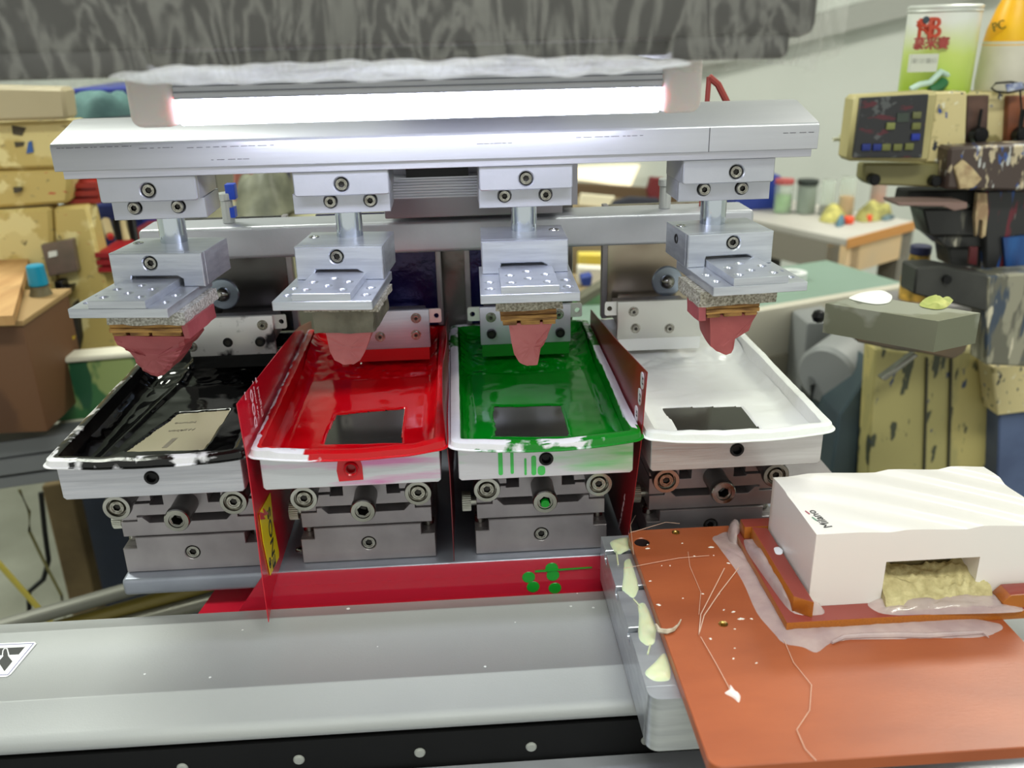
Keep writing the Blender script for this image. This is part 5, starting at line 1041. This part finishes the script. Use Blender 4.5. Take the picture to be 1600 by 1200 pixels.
# ------------------------------------------------------------------ background, left: cabinets and boxes
OLDP = layered('chipped_cream', (226, 208, 146), [((206, 182, 112), 12, .5, 1, (1, 1, 1)), ((110, 98, 66), 60, .67, 3, (1, 1, 1)), ((236, 220, 160), 22, .54, 7, (1, 1, 1)), ((176, 156, 104), 50, .64, 13, (1, 1, 2)), ((196, 80, 60), 40, .68, 11, (1, 1, 3))], .5)
YC = 1.15
cbn = thing('cream_cabinet', 'old chipped cream metal cabinet filling the left background', 'cabinet', at(40, 550, Y=YC))
pp('top_panel', [(-120, 132), (99, 137), (105, 187), (-120, 194)], YC-.02, .3, mat('tan_panel', (196, 182, 150), .5, 0, (184, 170, 138), 6), cbn, .004)
pp('upper_drawer', [(-120, 196), (118, 188), (125, 262), (-120, 268)], YC, .3, OLDP, cbn, .004)
pp('middle_drawer', [(-120, 271), (110, 262), (106, 318), (-120, 333)], YC+.005, .3, OLDP, cbn, .004)
pp('lower_door', [(-120, 336), (78, 324), (90, 520), (40, 560), (-120, 560)], YC+.004, .3, OLDP, cbn, .004)
pp('side_door', [(82, 324), (136, 321), (160, 420), (190, 560), (96, 560)], YC+.008, .3, OLDP, cbn, .004)
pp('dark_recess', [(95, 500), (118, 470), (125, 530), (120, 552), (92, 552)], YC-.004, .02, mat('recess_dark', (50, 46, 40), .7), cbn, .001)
for pts in ([(20, 293), (34, 293), (32, 300), (22, 302)], [(18, 196), (40, 200), (34, 212), (20, 210)], [(22, 222), (38, 222), (36, 228), (24, 230)]):
    pp('chip', pts, YC-.0015, .004, mat('chip_dark', (78, 70, 56), .7), cbn, 0)
pp('plaque', [(63, 383), (112, 374), (121, 424), (76, 432)], YC-.006, .012, mat('grey_plaque', (136, 116, 108), .4, .2, (110, 100, 90), 30), cbn, .001)
pp('paper_scrap', [(75, 394), (88, 392), (89, 400), (76, 403)], YC-.009, .003, mat('paper', (240, 240, 236), .6), cbn, 0)
pp('blue_mark', [(44, 222), (49, 220), (52, 238), (41, 240)], YC-.002, .004, mat('blue_mark', (60, 100, 170), .5), cbn, 0)
pp('valve', [(84, 440), (96, 440), (98, 450), (110, 448), (108, 458), (98, 462), (96, 472), (88, 470)], YC-.02, .02, BLACKM, cbn, .001)
p = at(61, 446, Y=1.02); cb2 = thing('capped_bottle', 'bottle with turquoise cap in front of the cream cabinet', 'bottle', (p.x, p.y, p.z-.06))
part('cap', MB().cyl(p, p+Vector((0, 0, .024)), .0105, 20, r1=.0095, cap=.15), mat('turquoise_cap', (20, 140, 176), .35), cb2)
part('bottle_body', MB().lathe([(0, -.08), (.016, -.08), (.016, -.02), (.010, -.004), (.010, 0)], p, n=20), mat('dusty_bottle', (130, 122, 96), .4, 0, (96, 90, 70), 40), cb2)
# brown crate with plywood sheet
bc = thing('brown_crate', 'dark brown wooden crate at the left edge', 'crate', at(30, 690, Y=.98))
A_ = at(78, 676, Y=.92); zt_ = at(55, 508, Y=.92).z; zb_ = at(85, 675, Y=.92).z
part('crate_body', MB().box(A_.x-.34, A_.x-.002, .92, 1.04, zb_, zt_, .003), layered('brown_stained', (84, 54, 34), [((104, 70, 44), 6, .5, 1, (1, 1, 1)), ((190, 160, 30), 18, .72, 6, (1, 1, 3))], .6), bc)
part('crate_rim', MB().box(A_.x-.34, A_.x, .918, 1.045, zt_, zt_+.006, .001), mat('wood_edge', (160, 130, 86), .7), bc)
PL = mat('plywood_sheet', (198, 156, 104), .7, 0, (178, 134, 84), 8, .2, 60, stretch=(6, 1, 1))
Q = [at(x, y, Z=z) for x, y, z in ((-60, 505, zt_+.012), (22, 502, zt_+.012), (46, 412, zt_+.012), (-60, 400, zt_+.012))]
b = bmesh.new(); V = [b.verts.new((q.x, q.y, q.z+dz)) for dz in (.006, -.004) for q in Q]
for f in ((0, 1, 2, 3), (7, 6, 5, 4), (0, 4, 5, 1), (1, 5, 6, 2), (2, 6, 7, 3), (3, 7, 4, 0)): b.faces.new([V[q] for q in f])
M = MB(); M._merge(b); tag(part('plywood_sheet', M, PL, smooth=0), 'pale plywood sheet lying on the brown crate', 'board')
# blue and red crates
def cratething(name, pts, Y, c_, lb):
    t = thing(name, lb, 'crate', at(*pts[0], Y=Y)); P = [at(x, y, Y=Y) for x, y in pts]
    x0, x1 = min(v.x for v in P), max(v.x for v in P); z0, z1 = min(v.z for v in P), max(v.z for v in P)
    m = mat('crate_plastic_%d' % c_[2], c_, .45, 0, tuple(int(v*.7) for v in c_), 10)
    part('shell', MB().box(x0, x1, Y, Y+.2, z0, z1, .004), m, t)
    for k in range(3): zz = z0+(z1-z0)*(k+.5)/3; part('rib', MB().box(x0-.002, x1+.002, Y-.005, Y, zz-.003, zz+.003), m, t)
cratething('blue_crate', [(98, 140), (215, 185)], 1.35, (36, 52, 150), 'blue plastic crate above the beam end')
cratething('red_crate', [(100, 284), (156, 319)], 1.18, (180, 44, 30), 'red plastic crate under the beam end')
cratething('blue_crate', [(138, 322), (240, 440)], 1.38, (34, 58, 160), 'blue plastic crate behind the first pad holder')
cratething('red_crate', [(152, 392), (192, 425)], 1.16, (196, 40, 50), 'bright red crate left of the first holder block')
o = part('teal_cloth', MB().dome([(at(x, 180, Y=1.28).x, 1.28+dy) for x, dy in ((100, 0), (150, -.03), (200, 0), (200, .06), (110, .05))], at(150, 182, Y=1.28).z, .03, 6, .012, 2, .5, 40), mat('teal_fabric', (96, 134, 132), .8, 0, (60, 90, 92), 20), smooth=60); tag(o, 'crumpled teal cloth above the left beam end', 'cloth')
for k, (x_, y0_, y1_) in enumerate(((165, 345, 372), (182, 345, 385), (192, 348, 384), (205, 345, 388))):
    A_, B_ = at(x_, y0_, Y=1.25), at(x_+8, y1_, Y=1.22); t = thing('marker_pen', ['cream marker pen hanging, leftmost of the four pens', 'black marker pen between the two cream pens', 'cream marker pen hanging between the two black pens', 'black marker pen nearest the first pad shaft'][k], 'pen', A_, 'hanging marker pens')
    part('barrel', MB().cyl(A_, A_.lerp(B_, .85), .0058, 12), [mat('pen_cream', (214, 196, 150), .5), BLACKM][k % 2], t); part('tip', MB().cyl(A_.lerp(B_, .85), B_, .004, 12), mat('pen_red', (210, 60, 60), .5), t)
rk = thing('crate_rack', 'dark steel rack holding the blue crates and cloth behind the beam end', 'rack', (-.62, 1.4, 0))
RKM = mat('rack_steel', (60, 64, 72), .5, .3)
for (x_, y_, py_) in ((150, 1.35, 186), (190, 1.38, 441)):
    v = at(x_, py_, Y=y_); part('shelf_board', MB().box(v.x-.10, v.x+.08, y_-.004, y_+.22, v.z-.014, v.z-.0005), RKM, rk)
v = at(150, 182, Y=1.28); part('shelf_board', MB().box(v.x-.06, v.x+.06, 1.2, 1.345, v.z-.012, v.z-.0005), RKM, rk)
part('upright', MB().box(v.x+.03, v.x+.06, 1.585, 1.61, 0, v.z+.02), RKM, rk)
# green board with white frame
gb = thing('green_board', 'green paint-smeared board with white frame below the cabinet', 'board', at(150, 655, Y=1.0))
pp('board_face', [(72, 570), (330, 548), (330, 640), (84, 660)], 1.0, .02, layered('green_smeared', (52, 104, 60), [((140, 156, 96), 16, .52, 1, (1, 1, .5)), ((24, 78, 50), 20, .56, 4, (1, 1, .4))], .5), gb)
pp('frame_rail', [(72, 562), (330, 540), (330, 549), (72, 571)], .996, .03, mat('frame_white', (214, 210, 194), .5), gb)
pp('frame_rail', [(88, 662), (330, 632), (330, 645), (90, 674)], .994, .03, mat('frame_white', (214, 210, 194), .5), gb)
# grey conveyor rail lower left
gr = thing('grey_profile_rail', 'dark grey aluminium profile rail running behind the black ink tray', 'rail', at(40, 760, Y=.95))
for k, (y0_, y1_) in enumerate(((702, 728), (730, 756), (758, 776))):
    pp('profile_rib', [(-80, y0_), (130, y0_-28), (260, y0_-46), (260, y1_-48), (130, y1_-30), (-80, y1_)], .95-.003*(k == 1), .05, mat('profile_grey', (112, 114, 118), .45, .3), gr, .001)
# dark blue panel, plank, floor bits
pp_ = pp('navy_panel', [(100, 765), (330, 765), (330, 935), (146, 935)], 1.35, .03, floor=.05, m= mat('navy_panel', (44, 54, 78), .6, 0, (36, 44, 62), 6), parent=None); tag(pp_, 'dark navy panel behind the black tray mount', 'panel')
pp_ = pp('wood_post', [(64, 760), (108, 752), (150, 938), (108, 940)], 1.25, .03, floor=.05, m= mat('old_wood', (112, 94, 62), .8, 0, (88, 72, 46), 14, .3, 30), parent=None); tag(pp_, 'leaning old wooden post beside the navy panel', 'post')
pi = thing('steel_tube_rail', 'pair of steel tubes lying low behind the slide rail at left', 'tube', at(150, 930, Y=.75))
for (a_, b2, m2) in (((-20, 985), (330, 885), mat('tube_silver', (118, 118, 110), .5, .3)), ((-20, 1012), (360, 905), mat('tube_yellow', (116, 102, 40), .5)), ((60, 1010), (420, 915), mat('tube_grey', (120, 118, 108), .4, .5))):
    part('tube', MB().cyl(at(*a_, Y=.78), at(*b2, Y=.84), .008, 14), m2, pi)
tag(part('cable', MB().tube([at(x, y, Y=1.1) for x, y in ((64, 770), (70, 830), (76, 875), (68, 905), (45, 925), (46, 960), (50, 990))], .0035, 8), BLACKM), 'thin black cable hanging at lower left', 'cable')
tag(part('cable', MB().tube([at(x, y, Y=1.08) for x, y in ((30, 765), (46, 800), (46, 830), (70, 880), (96, 930), (104, 980))], .002, 8), mat('olive_cable', (96, 92, 50), .6)), 'thin olive cable winding down at lower left', 'cable')
tag(part('yellow_hose', MB().tube([at(x, y, Y=1.0) for x, y in ((-20, 860), (20, 905), (60, 950), (90, 985))], .0035, 8), mat('yellow_hose', (170, 156, 60), .5)), 'yellow hose crossing the lower left corner', 'hose')
